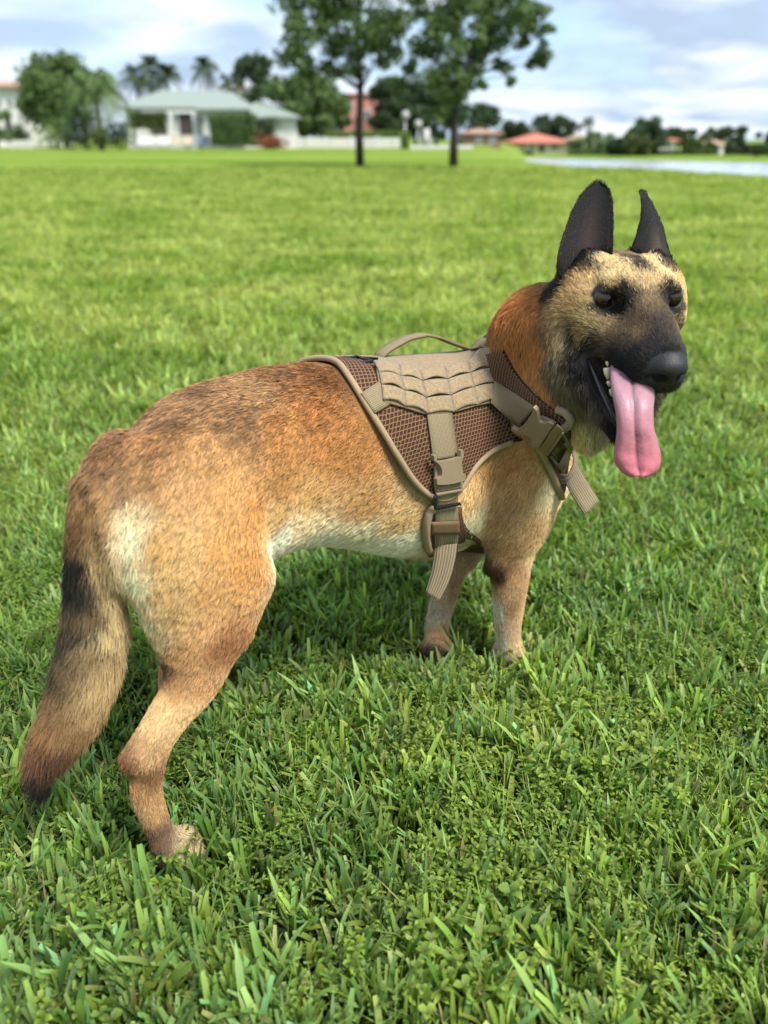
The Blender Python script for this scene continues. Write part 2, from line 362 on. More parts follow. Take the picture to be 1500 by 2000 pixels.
EAR_R=[((1094,552),(1192,522),(1140,552)),((1086,512),(1197,492),(1143,505)),((1097,470),(1197,466),(1147,470)),((1107,440),(1198,432),(1152,438)),((1118,410),(1197,400),(1160,405)),((1131,386),(1193,378),(1166,382)),((1146,367),(1186,364),(1168,364)),((1162,357),(1172,356),(1167,355))]
EAR_L=[((1228,500),(1322,535),(1262,515)),((1233,486),(1311,505),(1264,500)),((1243,460),(1303,478),(1267,470)),((1250,432),(1295,445),(1268,442)),((1253,405),(1283,415),(1264,412)),((1251,386),(1271,392),(1258,390)),((1249,375),(1259,375),(1253,374))]
def ear(rows,d0,d1,cup,edge,n=9,rot=0.):
    "cupped ear sheet: returns verts (rows x n), front then back"
    rows=np.array(rows,float); m=len(rows); t=np.linspace(0,1,m); T=np.linspace(0,1,18)
    tt=t**1.
    A=np.stack([np.interp(T,tt,rows[:,0,j]) for j in (0,1)],1);B=np.stack([np.interp(T,tt,rows[:,1,j]) for j in (0,1)],1);Mi=np.stack([np.interp(T,tt,rows[:,2,j]) for j in (0,1)],1)
    fr=[];bk=[]
    for i,tv in enumerate(T):
        dep=d0+(d1-d0)*tv+.045*max(0,(.14-tv)/.14)
        for s_ in np.linspace(-1,1,n):
            # quadratic through A, Mi, B
            p=A[i]*(s_*(s_-1)/2)+Mi[i]*(1-s_*s_)+B[i]*(s_*(s_+1)/2)
            c=cup*(1-s_*s_)*(1-.75*tv)+edge*s_*(1-.7*tv)
            fr.append(AT(p[0],p[1],dep+c)); bk.append((tv,s_))
    return np.array(fr).reshape(len(T),n,3)
def ear_mesh(rows,d0,d1,cup,edge,n=9,th=.004):
    G=ear(rows,d0,d1,cup,edge,n); m=G.shape[0]
    du=np.gradient(G,axis=0);dv=np.gradient(G,axis=1);N=np.cross(du,dv);N/=np.linalg.norm(N,axis=2)[...,None]+1e-9
    cam=toD(CAMP); sg=np.sign(((cam-G)*N).sum(2).mean()); N*=sg
    s_=np.linspace(-1,1,n)[None,:]; tv=np.linspace(0,1,m)[:,None]
    tk=th*(np.sqrt(np.clip(1-s_**2,0,1))*.8+.2)*(1.3-.6*tv)
    F_=G+N*tk[...,None]*.5;B_=G-N*tk[...,None]*.5
    V=np.concatenate([F_.reshape(-1,3),B_.reshape(-1,3)]); o=m*n; Q=[]
    for i in range(m-1):
        for j in range(n-1):
            a=i*n+j; Q.append((a,a+1,a+n+1,a+n)); Q.append((o+a,o+a+n,o+a+n+1,o+a+1))
        for j in (0,n-1):
            a=i*n+j; q=(a,a+n,o+a+n,o+a); Q.append(q if j==0 else q[::-1])
    for j in range(n-1):
        a=(m-1)*n+j; Q.append((a,a+1,o+a+1,o+a)); a=j; Q.append((a+1,a,o+a,o+a+1))
    Q=np.array(Q)
    if sg<0: Q=Q[:,::-1]
    return V,Q
def ears(): return [ear_mesh(EAR_R,1.014,1.085,.035,.010),ear_mesh(EAR_L,1.065,1.11,-.025,.02)]
TONG=[((1197,690),(1262,715),.990),((1194,725),(1274,745),.958),((1197,765),(1276,775),.938),((1204,800),(1274,800),.930),((1207,835),(1275,835),.930),((1205,860),(1281,860),.935),((1201,885),(1287,882),.94),((1204,905),(1288,905),.943),((1218,922),(1280,920),.945),((1234,930),(1262,931),.946)]
# ------------------------------------------------------------ the park: ground, lake, far shore
def gx(px,Y,z=0.): return (px-750)/FPX*(Y*math.cos(PIT)+(CH-z)*math.sin(PIT))
def zz(py,Y): return CH+Y*math.tan(math.atan((1000-py)/FPX)-PIT)
def sst(t): t=np.clip(t,0,1); return t*t*(3-2*t)
WL=-2.0
def hgt(x,y):
    xc=np.interp(y,[-60,0,10,19.8,30,40,75,120,141,170],[120,34,17,8.9,6.0,5.0,8.0,13.,17,24]); s=x-xc
    z=-2.6*sst(s/9)
    yf=141-(x-17)*1.03; z2=-2.6+.85*sst((y-np.maximum(yf,40))/6+.5)
    return np.where(s>0,np.maximum(z,np.where(y>yf-8,z2,-9)),0)+0.0
gs=np.concatenate([-np.geomspace(500,9,30),np.linspace(-8.8,9.5,74),np.geomspace(10,48,44),np.geomspace(49,500,24)])
gys=np.concatenate([np.linspace(-60,-2,12),np.linspace(-1.5,15,60),np.geomspace(15.6,150,80),np.geomspace(155,1400,26)])
gs=np.unique(gs); X,Y=np.meshgrid(gs,gys,indexing='ij'); Z=hgt(X,Y); nx,ny=X.shape
Fg=[(i*ny+j,(i+1)*ny+j,(i+1)*ny+j+1,i*ny+j+1) for i in range(nx-1) for j in range(ny-1)]
def ground_mat():
    m=bpy.data.materials.new('lawn_ground'); m.use_nodes=True; nt=m.node_tree; N=nt.nodes.new; L=nt.links.new; b=nt.nodes['Principled BSDF']; b.inputs['Roughness'].default_value=.9; b.inputs['Specular IOR Level'].default_value=.0
    g=N('ShaderNodeNewGeometry')
    def noise(sc,det=4,mp=None):
        n=N('ShaderNodeTexNoise'); n.inputs['Scale'].default_value=sc; n.inputs['Detail'].default_value=det
        if mp is not None:
            v=N('ShaderNodeVectorMath'); v.operation='MULTIPLY'; v.inputs[1].default_value=mp; L(g.outputs['Position'],v.inputs[0]); L(v.outputs[0],n.inputs[0])
        else: L(g.outputs['Position'],n.inputs[0])
        return n
    def mix(f,a,bb,lo=.35,hi=.65):
        r=N('ShaderNodeMapRange'); r.inputs['From Min'].default_value=lo; r.inputs['From Max'].default_value=hi; L(f.outputs['Fac'],r.inputs[0])
        x=N('ShaderNodeMix'); x.data_type='RGBA'; L(r.outputs[0],x.inputs[0])
        for k,v in ((6,a),(7,bb)):
            if isinstance(v,tuple): x.inputs[k].default_value=(*v,1)
            else: L(v,x.inputs[k])
        return x.outputs[2]
    big=mix(noise(.12,5,(.35,1.3,1)),(.110,.190,.020),(.250,.315,.085),.40,.62)
    mid=mix(noise(1.1,5,(.5,1,1)),(.105,.180,.022),(.230,.290,.065))
    a=N('ShaderNodeMix'); a.data_type='RGBA'; a.inputs[0].default_value=.45; L(big,a.inputs[6]); L(mid,a.inputs[7])
    fine=mix(noise(60,4),(.45,.5,.4),(1.25,1.25,1.2),.3,.7)
    mm=N('ShaderNodeMix'); mm.data_type='RGBA'; mm.blend_type='MULTIPLY'; mm.inputs[0].default_value=.8; L(a.outputs[2],mm.inputs[6]); L(fine,mm.inputs[7])
    # bare soil between the blades of the near turf
    soil=N('ShaderNodeAttribute'); soil.attribute_name='turf'; sm=N('ShaderNodeMix'); sm.data_type='RGBA'; L(soil.outputs['Fac'],sm.inputs[0]); L(mm.outputs[2],sm.inputs[6]); sm.inputs[7].default_value=(.030,.045,.014,1)
    L(sm.outputs[2],b.inputs['Base Color'])
    n2=noise(40,4); bp=N('ShaderNodeBump'); bp.inputs['Strength'].default_value=.5; bp.inputs['Distance'].default_value=.02; L(n2.outputs['Fac'],bp.inputs['Height']); L(bp.outputs[0],b.inputs['Normal'])
    return m
lawn=mk('lawn',np.stack([X,Y,Z],-1).reshape(-1,3),Fg,ground_mat(),loc=(0,0,0)); tag(lawn,'wide mown green lawn of the lakeside park','lawn',kind='structure')
ta=lawn.data.attributes.new('turf','FLOAT','POINT'); dist=np.sqrt(X**2+Y**2).ravel(); ta.data.foreach_set('value',((1-sst((dist-6)/9))*(np.abs(X).ravel()<Y.ravel()*.56+.6)).astype(np.float32))
def water_mat():
    m=bpy.data.materials.new('lake_water'); m.use_nodes=True; nt=m.node_tree; N=nt.nodes.new; L=nt.links.new; b=nt.nodes['Principled BSDF']
    b.inputs['Base Color'].default_value=(.10,.13,.16,1); b.inputs['Roughness'].default_value=.22; b.inputs['Specular IOR Level'].default_value=.9; b.inputs['Metallic'].default_value=.7; b.inputs['Base Color'].default_value=(.82,.86,.9,1)
    g=N('ShaderNodeNewGeometry'); n=N('ShaderNodeTexNoise'); n.inputs['Scale'].default_value=1.2; n.inputs['Detail'].default_value=5; L(g.outputs['Position'],n.inputs[0])
    bp=N('ShaderNodeBump'); bp.inputs['Strength'].default_value=.35; bp.inputs['Distance'].default_value=.06; L(n.outputs['Fac'],bp.inputs['Height']); L(bp.outputs[0],b.inputs['Normal']); return m
wp=[(9,30),(9,75),(14,118),(18,150),(60,105),(130,60),(130,-20),(45,-20),(22,12)]
wat=mk('lake_water',[(x,y,WL) for x,y in wp],[tuple(range(len(wp)))[::-1]],water_mat(),loc=(0,0,WL)); tag(wat,'pale grey blue lake beyond the lawn on the right','lake',kind='structure')
# ------------------------------------------------------------ plants of the background
M_leaf=[mat('leaf_mid_green',(.055,.100,.024),.6,.5,1.5,col2=(.105,.165,.042)),mat('leaf_dark_green',(.025,.05,.018),.6,.4,1.5,col2=(.05,.085,.028)),mat('leaf_bright_green',(.13,.20,.03),.6,.3,1.5,col2=(.09,.15,.025)),
        mat('leaf_pale_green',(.22,.30,.15),.6,.3,1.5,col2=(.15,.22,.09)),mat('leaf_olive',(.10,.13,.035),.6,.3,1.5,col2=(.06,.09,.025)),mat('leaf_red',(.30,.09,.045),.6,.3,1.5,col2=(.20,.07,.03))]
M_bark=mat('bark_grey_brown',(.085,.075,.062),.9,.4,6,.4,20); M_palmbark=mat('palm_bark',(.16,.14,.12),.9,.4,6,.4,20)
def leaves(mb,C,n,rad,size,flat=1.):
    "leaf faces spread in a clump"
    d=RNG.normal(size=(n,3)); d/=np.linalg.norm(d,axis=1)[:,None]; r=RNG.random(n)**.45
    P=np.array(C)+d*r[:,None]*np.array([rad,rad,rad*flat])
    a=RNG.normal(size=(n,3)); a/=np.linalg.norm(a,axis=1)[:,None]; b=np.cross(a,RNG.normal(size=(n,3))); b/=np.linalg.norm(b,axis=1)[:,None]
    s=size*(.6+.8*RNG.random(n))[:,None]
    V=np.stack([P-a*s,P+b*s*.45,P+a*s,P-b*s*.45],1).reshape(-1,3); F=np.arange(4*n).reshape(-1,4)
    mb.add(V,F.tolist())
def tree(name,label,cat,x,y,z,h,cr,ch,lm,trunk_r,nclump=30,per=150,leaf=.14,group=None,open_=1.,seed=0,lean=0.,limbs=True,trunkh=None):
    rs=np.random.default_rng(seed+11); root=empty(name,(x,y,z),label,cat,group)
    th=trunkh if trunkh else h-ch; tb=MB(); cc=MB()
    top=np.array([x+lean,y,z+h-ch*.45]); n=8
    P=np.array([[x+lean*t**2+rs.normal()*trunk_r*.25*(t>0),y+rs.normal()*trunk_r*.25*(t>0),z-.05+(h-ch*.45)*t] for t in np.linspace(0,1,n)])
    tb.tube(P,np.linspace(trunk_r*1.15,trunk_r*.35,n),8)
    for k in range(nclump):
        u=rs.random()*2-1; w=rs.random()*2*math.pi; q=rs.random()**.5
        c=np.array([x+lean+cr*math.cos(w)*math.sqrt(1-u*u*.8)*q,y+cr*math.sin(w)*math.sqrt(1-u*u*.8)*q,z+h-ch/2+u*ch/2*.9])
        leaves(cc,c,per,min(cr,ch*.5)*.40*open_*(.6+.7*rs.random()),leaf*1.35,.8)
        if limbs and k%2==0:
            t0=np.clip((c[2]-z-ch*.35)/(h-ch*.45)*.85,.35,.98); p0=P[int(t0*(n-1))]; mid=(p0+c)/2+np.array([0,0,-.06*h*.3])
            tb.tube([p0,mid,c],[trunk_r*.38,trunk_r*.24,trunk_r*.08],5)
    tb.build('trunk',M_bark,root); cc.build('crown',lm,root,smooth=False); return root
def bush(name,label,cat,x,y,z,rx,ry,h,lm,n=900,leaf=.12,group=None,seed=0):
    rs=np.random.default_rng(seed+5); root=empty(name,(x,y,z),label,cat,group); cc=MB(); st=MB()
    for k in range(12):
        w=rs.random()*6.28; q=rs.random()**.5; c=(x+rx*.75*q*math.cos(w),y+ry*.7*q*math.sin(w),z+h*(.25+.5*rs.random()))
        leaves(cc,c,n//12,min(max(rx,.2)*.55,h*.6),leaf,.9)
        if k<5: st.tube([(x+(c[0]-x)*.2,y+(c[1]-y)*.2,z-.03),c],[.05,.015],5)
    cc.build('foliage',lm,root,smooth=False); st.build('stem',M_bark,root); return root
def palm(name,label,x,y,z,h,fl,lm,group=None,nf=20,droop=1.,seed=0,tr=.14,cat='palm tree'):
    rs=np.random.default_rng(seed+31); root=empty(name,(x,y,z),label,cat,group); tb=MB(); cc=MB()
    tb.tube([(x,y,z-.05),(x+.05,y,z+h*.5),(x+.02,y,z+h)],[tr*1.2,tr,tr*.8],8)
    for k in range(nf):
        w=2*math.pi*k/nf+rs.random()*.3; el=math.radians(75-115*rs.random()); P=[]
        for t in np.linspace(0,1,9):
            r=fl*t; P.append((x+math.cos(w)*r*math.cos(el)*(1-.25*t*t),y+math.sin(w)*r*math.cos(el)*(1-.25*t*t),z+h+r*math.sin(el)-droop*fl*.55*t*t))
        P=np.array(P); cc.tube(P,np.linspace(.03,.006,9),3)
        sd=np.array([-math.sin(w),math.cos(w),0])
        for t in np.linspace(.12,1,26):
            i=t*8; a=int(min(i,7)); p=P[a]+(P[a+1]-P[a])*(i-a); dr=(P[a+1]-P[a]); dr/=np.linalg.norm(dr)
            for sg in (1,-1):
                l=fl*.30*(1-.6*abs(t-.4)); e=p+(sd*sg*.8+dr*.6+np.array([0,0,-.55*droop-.1*rs.random()]))*l
                cc.add([p-dr*.03,p+dr*.03,e],[(0,1,2)])
    tb.build('trunk',M_palmbark,root); cc.build('crown',lm,root,smooth=False); return root
def at_px(px,py_top,Y,z=0.): return gx(px,Y,z),zz(py_top,Y)-z
# two park trees on the lawn
Yt=29.; x,_=at_px(705,0,Yt)
def park_tree(px,pyb,label,clumps,seed,top=-120):
    rs=np.random.default_rng(seed); Yt=0.85/math.tan(PIT-math.atan((1000-pyb)/FPX)); x=gx(px,Yt); root=empty('park_tree',(x,Yt,0),label,'tree','young trees on the lawn'); tb=MB(); cc=MB()
    k=Yt*math.cos(PIT)/FPX*1.03; W=lambda a,b: np.array([gx(a,Yt,3),Yt,zz(b,Yt)])
    tr=[(px,pyb+3),(px-1,pyb-70),(px+2,pyb-130),(px+3,160),(px-2,90),(px+2,20),(px+4,-60)]
    P=np.array([W(*q) for q in tr]); P[:,0]+=x-P[0,0]; P[1:-1,1]+=rs.normal(size=len(P)-2)*.08; P[0,2]=-.05
    tb.tube(P,[.15,.125,.11,.098,.082,.065,.045],9)
    for a,b,r in clumps:
        for q in range(4):
            c=W(a+rs.normal()*r*.45,b+rs.normal()*r*.4)+np.array([0,rs.normal()*r*k*1.3,0])
            leaves(cc,c,int(40+r*r*.085),r*k*(.55+.6*rs.random()),.085,.8)
        e=W(a,b); dx=abs(a-px); zt=np.clip(e[2]-.35-dx*k*.75,2.2,P[-1,2]); i=int(np.clip(np.searchsorted(P[:,2],zt),1,len(P)-1)); f_=(zt-P[i-1,2])/(P[i,2]-P[i-1,2]); s0=P[i-1]+(P[i]-P[i-1])*min(max(f_,0),1); mid=(s0+e)/2+np.array([0,rs.normal()*.1,.12+rs.random()*.15]); tb.tube([s0,s0+(mid-s0)*.5+rs.normal(size=3)*.04,mid,mid+(e-mid)*.6+rs.normal(size=3)*.05,e],[.024,.020,.015,.010,.005],5)
    tb.build('trunk',mat('bark_dark',(.05,.043,.036),.9,.4,6,.4,20),root); cc.build('crown',M_leaf[0],root,smooth=False)
park_tree(703,325,'slim dark trunked tree on the lawn nearer the green roofed house',[(585,15,36),(575,60,24),(575,105,22),(600,70,34),(620,25,40),(650,60,30),(600,125,22),(640,130,20),(595,140,14),(680,35,34),(700,80,26),(740,20,40),(735,70,30),(760,100,26),(770,40,32),(690,140,20),(745,125,14),(655,95,26),(780,65,24),(620,-40,50),(700,-60,50),(660,0,34),(780,-30,44),(590,-20,36)],3)
park_tree(885,328,'slim tree on the lawn nearer the lake with a loose lopsided crown',[(830,20,34),(870,50,34),(900,20,36),(860,95,30),(905,85,28),(940,60,30),(930,120,24),(875,130,28),(850,155,20),(910,150,26),(960,95,22),(985,60,26),(1000,20,30),(1025,40,20),(1045,20,17),(1060,60,14),(1055,100,15),(1045,125,12),(1000,160,9),(980,130,14),(960,20,34),(925,-20,40),(840,60,26),(810,90,20),(800,130,16),(880,190,22),(865,225,18),(905,180,18),(945,165,12),(1000,-20,28),(880,-60,40),(770,165,14),(1020,85,14)],9)
# ------------------------------------------------------------ houses
M_white=mat('white_stucco',(.72,.71,.68),.8,.08,3,.1,40); M_cream=mat('cream_stucco',(.62,.55,.42),.8,.1,3,.1,40); M_pink=mat('pink_stucco',(.62,.27,.22),.8,.12,2,.1,40)
M_groof=mat('pale_green_roof',(.24,.285,.25),.6,.12,2,.1,8); M_troof=mat('terracotta_roof',(.50,.17,.12),.8,.25,3,.3,8); M_broof=mat('tan_roof',(.42,.27,.2),.8,.25,3,.3,8)
M_glass=mat('dark_window_glass',(.03,.04,.05),.1,.2,2,spec=.8); M_frame=mat('white_frame',(.75,.75,.74),.5,.05); M_dark=mat('shaded_patio',(.09,.075,.065),.8,.3,2); M_brown=mat('brown_wood',(.20,.13,.09),.7,.3,4); M_tank=mat('blue_grey_cloth',(.25,.33,.42),.8,.2,4)
def hip(mb,x0,x1,y0,y1,z0,z1,ov=.5,rl=None):
    x0-=ov;x1+=ov;y0-=ov;y1+=ov; d=(y1-y0)/2; a=min(d,(x1-x0)/2*.95); ym=(y0+y1)/2
    if rl: a0,a1=rl
    else: a0,a1=x0+a,x1-a
    mb.add([(x0,y0,z0),(x1,y0,z0),(x1,y1,z0),(x0,y1,z0),(a0,ym,z1),(a1,ym,z1),(x0,y0,z0-.18),(x1,y0,z0-.18),(x1,y1,z0-.18),(x0,y1,z0-.18)],[(0,1,5,4),(1,2,5),(2,3,4,5),(3,0,4),(0,6,7,1),(1,7,8,2),(2,8,9,3),(3,9,6,0),(6,9,8,7)])
def house(name,label,px0,px1,Y,z,py_eave,py_ridge,wallm,roofm,depth=9.,wins=(),doors=(),rl=None,chim=None,group=None,cat='house',ov=.5):
    x0,x1=gx(px0,Y,z),gx(px1,Y,z); ze,zr=zz(py_eave,Y),zz(py_ridge,Y); root=empty(name,((x0+x1)/2,Y,z),label,cat,group)
    MB().box(((x0+x1)/2,Y+depth/2,(z+ze)/2-.1),(x1-x0,depth,ze-z+.2)).build('wall',wallm,root,smooth=False)
    mb=MB(); hip(mb,x0,x1,Y,Y+depth,ze+.2,zr,ov,(gx(rl[0],Y),gx(rl[1],Y)) if rl else None); rf=mb.build('roof',roofm,root,smooth=False)
    for a,b,t,bo in wins:
        wx0,wx1,wz0,wz1=gx(a,Y),gx(b,Y),zz(bo,Y),zz(t,Y); f=MB(); t_=.07
        for c,d in (((wx0+wx1)/2,wz0),((wx0+wx1)/2,wz1)): f.box((c,Y-.03,d),(wx1-wx0+t_,.09,t_))
        for c in (wx0,(wx0+wx1)/2,wx1): f.box((c,Y-.033,(wz0+wz1)/2),(t_,.09,wz1-wz0-t_))
        fo=f.build('window',M_frame,root,smooth=False); MB().box(((wx0+wx1)/2,Y-.015,(wz0+wz1)/2),(wx1-wx0-t_,.03,wz1-wz0-t_)).build('pane',M_glass,fo,smooth=False)
    for a,b,t,bo in doors:
        wx0,wx1,wz0,wz1=gx(a,Y),gx(b,Y),zz(bo,Y),zz(t,Y); MB().box(((wx0+wx1)/2,Y-.04,(wz0+wz1)/2),(wx1-wx0,.08,wz1-wz0)).build('door',M_dark,root,smooth=False)
    if chim: 
        a,b,t,bo=chim; MB().box(((gx(a,Y)+gx(b,Y))/2,Y+depth/2,(zz(t,Y)+zz(bo,Y))/2),(gx(b,Y)-gx(a,Y),1.2,zz(t,Y)-zz(bo,Y))).build('chimney',M_white,rf,smooth=False)
    return root
YH=80.
h=house('green_roofed_house','white single storey house with a pale green hipped roof and shaded patio',252,470,YH,0,214,170,M_white,M_groof,11,
   wins=[(345,352,228,248),(392,402,226,246),(404,414,226,246)],doors=[(356,382,222,262),(300,330,226,262)],rl=(296,410))
def wing(root,px0,px1,Y,pe,pr,depth,rl):
    x0,x1=gx(px0,Y),gx(px1,Y); ze,zr=zz(pe,Y),zz(pr,Y)
    MB().box(((x0+x1)/2,Y+depth/2,ze/2-.1),(x1-x0,depth,ze+.2)).build('wing_wall',M_white,root,smooth=False); mb=MB(); hip(mb,x0,x1,Y,Y+depth,ze+.2,zr,.5,(gx(rl[0],Y),gx(rl[1],Y))); mb.build('roof',M_groof,root,smooth=False)
wing(h,400,478,YH-2.2,217,176,9,(428,446)); wing(h,478,578,YH-1.2,233,196,8,(490,512))
for px in (266,300,340,384,418):
    MB().box((gx(px,YH-1.6),YH-1.6,1.4),(.28,.28,2.9)).build('column',M_frame,h,smooth=False)
MB().box((gx(508,YH-1.3),YH-1.26,1.35),(2.4,.1,1.9)).build('screen',M_dark,h,smooth=False)
MB().box((gx(232+130,YH-1.6),YH-1.6,2.92),(gx(420,YH)-gx(262,YH),.3,.2)).build('beam',M_frame,h,smooth=False)
house('tan_roofed_house','tall white house with a tan tiled roof at the left edge',-60,62,88,0,172,150,M_white,M_broof,12,wins=[(8,18,192,210),(30,40,192,210),(46,54,222,240)],doors=[(20,30,228,250)],group=None,cat='house',rl=(-40,18))
house('pink_house','two storey pink house behind the first park tree',664,742,96,0,186,178,M_pink,M_pink,10,wins=[(712,724,215,232),(680,690,200,214)],doors=[(694,703,228,250)],ov=.2)
house('white_tower_house','white two storey house end rising behind the green roof',452,486,104,0,172,168,M_white,M_broof,9,wins=[(462,474,176,188)],ov=.2)
ZF=-1.8
house('brown_house','low tan house by the lake behind the white fence',905,975,118,-.9,262,250,M_brown,M_broof,9,wins=[(930,940,268,280),(955,966,268,280)],ov=.4)
house('red_roofed_house','low cream house with a red tiled roof on the far lake shore',1000,1108,160,ZF,280,260,M_cream,M_troof,11,wins=[(1014,1026,283,292),(1034,1044,283,292),(1078,1090,283,292)],doors=[(1054,1064,283,297)],ov=.8)
house('pale_house','pale green roofed house behind the willow on the far shore',1104,1170,172,ZF,278,262,M_cream,M_broof,9,wins=[(1130,1142,283,291)])
house('red_gabled_house','white house with red roofs behind the dark shrubs on the far shore',1225,1318,165,ZF,276,258,M_white,M_troof,10,wins=[(1290,1298,280,288),(1302,1310,280,288)],doors=[(1280,1287,282,297)],ov=.7)
house('small_white_house','small white gabled house between trees on the far shore',1390,1420,158,ZF,286,272,M_white,M_broof,8,wins=[(1400,1408,288,295)],ov=.2)
# walls, hedges, fences
def wall_run(name,label,px0,px1,Y,pt,z,m,cat='fence',pickets=True):
    x0,x1=gx(px0,Y),gx(px1,Y); h_=zz(pt,Y)-z; root=empty(name,((x0+x1)/2,Y,z),label,cat); n=max(3,int((x1-x0)/2.2))
    for i in range(n+1):
        MB().box((x0+(x1-x0)*i/n,Y,z+h_*.53),(.14,.14,h_*1.06+.1)).build('post',m,root,smooth=False)
    for i in range(n):
        a=x0+(x1-x0)*i/n+.07; b=x0+(x1-x0)*(i+1)/n-.07; mb=MB(); k=int((b-a)/.15); 
        for j in range(k): mb.box((a+(b-a)*(j+.5)/k,Y,z+h_*.5),(.115,.03,h_*.92))
        for zf in (.12,.88): mb.box(((a+b)/2,Y+.035,z+h_*zf),(b-a,.035,.09))
        p=mb.build('panel',m,root,smooth=False)
wall_run('white_picket_fence','long white fence below the bright hedge right of the green roofed house',585,787,79,268,0,M_white)
wall_run('low_white_fence','low white fence behind the tree nearer the lake',804,921,75,284,0,M_white)
def hedge(name,label,px0,px1,Y,pt,pb,lm,dep=1.4,cat='hedge',n=2600,leaf=.1,group=None):
    x0,x1=gx(px0,Y),gx(px1,Y); z0,z1=max(zz(pb,Y),0 if px1<1000 else ZF),zz(pt,Y); root=empty(name,((x0+x1)/2,Y,z0),label,cat,group); mb=MB()
    P=np.stack([x0+(x1-x0)*RNG.random(n),Y+dep*(RNG.random(n)-.5),z0+(z1-z0)*RNG.random(n)],1)
    f=RNG.integers(0,3,n); P[f==0,1]=Y-dep/2; P[f==1,2]=z1
    P+=RNG.normal(size=P.shape)*.07; a=RNG.normal(size=(n,3));a/=np.linalg.norm(a,axis=1)[:,None];b=np.cross(a,RNG.normal(size=(n,3)));b/=np.linalg.norm(b,axis=1)[:,None]; s=leaf*(.7+.8*RNG.random(n))[:,None]
    mb.add(np.stack([P-a*s,P+b*s*.6,P+a*s,P-b*s*.6],1).reshape(-1,3),np.arange(4*n).reshape(-1,4).tolist()); mb.build('foliage',lm,root,smooth=False)
    MB().box(((x0+x1)/2,Y,(z0+z1)/2),(x1-x0-.2,dep-.25,z1-z0-.2)).build('core',M_leaf[1],root,smooth=False)
hedge('clipped_hedge','bright green clipped hedge above the long white fence',640,798,80.5,259,272,M_leaf[2],1.6)
hedge('hedge_end','short dropping end of the bright hedge beside the low white fence',783,797,76,262,292,M_leaf[2],1.2,n=500)
hedge('dark_hedge','dark green clipped hedge in front of the green roofed house',416,503,76,226,284,M_leaf[0],2.)
hedge('patio_hedge','yellow green hedge under the eave of the green roofed house',262,330,78.,222,250,M_leaf[4],1.)
bush('round_topiary','round clipped dark bush in front of the tan roofed house','bush',gx(42,80),80,0,1.25,1.1,2.6,M_leaf[1],900)
bush('red_leaved_shrub','low red leaved shrub at the right end of the green roofed house','shrub',gx(530,75),75,0,1.5,.8,1.1,M_leaf[5],900)
bush('dark_shrub','tall dark shrub beside the white end wall of the green roofed house','shrub',gx(522,76.5),76.5,0,1.2,.8,2.7,M_leaf[1],700,seed=4)
bush('yellow_shrub','low yellow green shrub on the lawn beneath the weeping palm','shrub',gx(198,66),66,0,.7,.6,1.7,M_leaf[4],500,seed=5)
bush('lawn_shrub','mid green shrub left of the weeping palm','shrub',gx(110,77),77,0,1.9,1.2,2.3,M_leaf[2],900,seed=6)
for i,(px,Y,w,hh,l) in enumerate([(170,70,1.7,3.2,'dense dark shrub under the weeping palm'),(235,71,1.3,2.4,'dark shrub at the left corner of the green roofed house'),(140,74,1.4,2.4,'dark shrub between the broad tree and the weeping palm')]):
    bush('garden_shrub',l,'shrub',gx(px,Y),Y,0,w,1.,hh,M_leaf[1],900,seed=20+i,group='dark shrubs round the weeping palm')
tree('broad_tree','broad leafy tree left of the weeping palm','tree',gx(130,82),82,0,zz(108,82),3.3,6.2,M_leaf[0],.2,52,170,.18,seed=2)
palm('weeping_palm','weeping palm with drooping fronds left of the green roofed house',gx(200,68),68,0,zz(165,68),3.3,M_leaf[0],nf=46,droop=1.15,seed=3,tr=.2)
tree('edge_tree','leafy tree cut off by the left edge','tree',gx(-5,72),72,0,zz(175,72),1.6,3.6,M_leaf[0],.15,14,80,.14,seed=8)
for i,(px,py,l) in enumerate([(280,150,'left palm of the clump behind the green roof'),(308,133,'tallest palm of the clump behind the green roof'),(338,148,'right palm of the clump behind the green roof')]):
    palm('tall_palm',l,gx(px,104),104,0,zz(py,104),2.9,M_leaf[1],nf=30,droop=.9,seed=10+i,group='palms behind the green roof')
palm('lone_palm','lone palm above the middle of the green roof',gx(412,100),100,0,zz(133,100),2.5,M_leaf[1],nf=26,droop=.9,seed=14)
palm('small_palm','small palm right of the lone palm behind the green roof',gx(452,100),100,0,zz(158,100),1.5,M_leaf[4],nf=18,droop=.8,seed=15)
tree('back_tree','dark tree behind the right part of the green roof','tree',gx(505,100),100,0,zz(108,100),2.3,5.6,M_leaf[1],.18,30,150,.17,seed=16)
tree('round_tree','large rounded tree between the green roof and the pink house','tree',gx(596,84),84,0,zz(152,84),3.6,4.9,M_leaf[0],.25,60,190,.17,seed=17)
tree('mid_tree','darker half of the foliage left of the pink house','tree',gx(640,88),88,0,zz(172,88),2.2,4.2,M_leaf[1],.2,34,180,.17,seed=18)
for i,(px,pt,w,Y,l) in enumerate([(765,160,2.6,92,'dark tree right of the pink house'),(812,150,2.9,94,'tallest dark tree between the two park trees'),(852,165,2.7,90,'dark tree just behind the trunk nearer the lake')]):
    tree('dark_tree',l,'tree',gx(px,Y),Y,0,zz(pt,Y),w,zz(pt,Y)*.85,M_leaf[1],.2,34,170,.17,seed=30+i,group='dark trees between the park trees')
M_globe=mat('grey_globe',(.38,.38,.36),.5,.1)
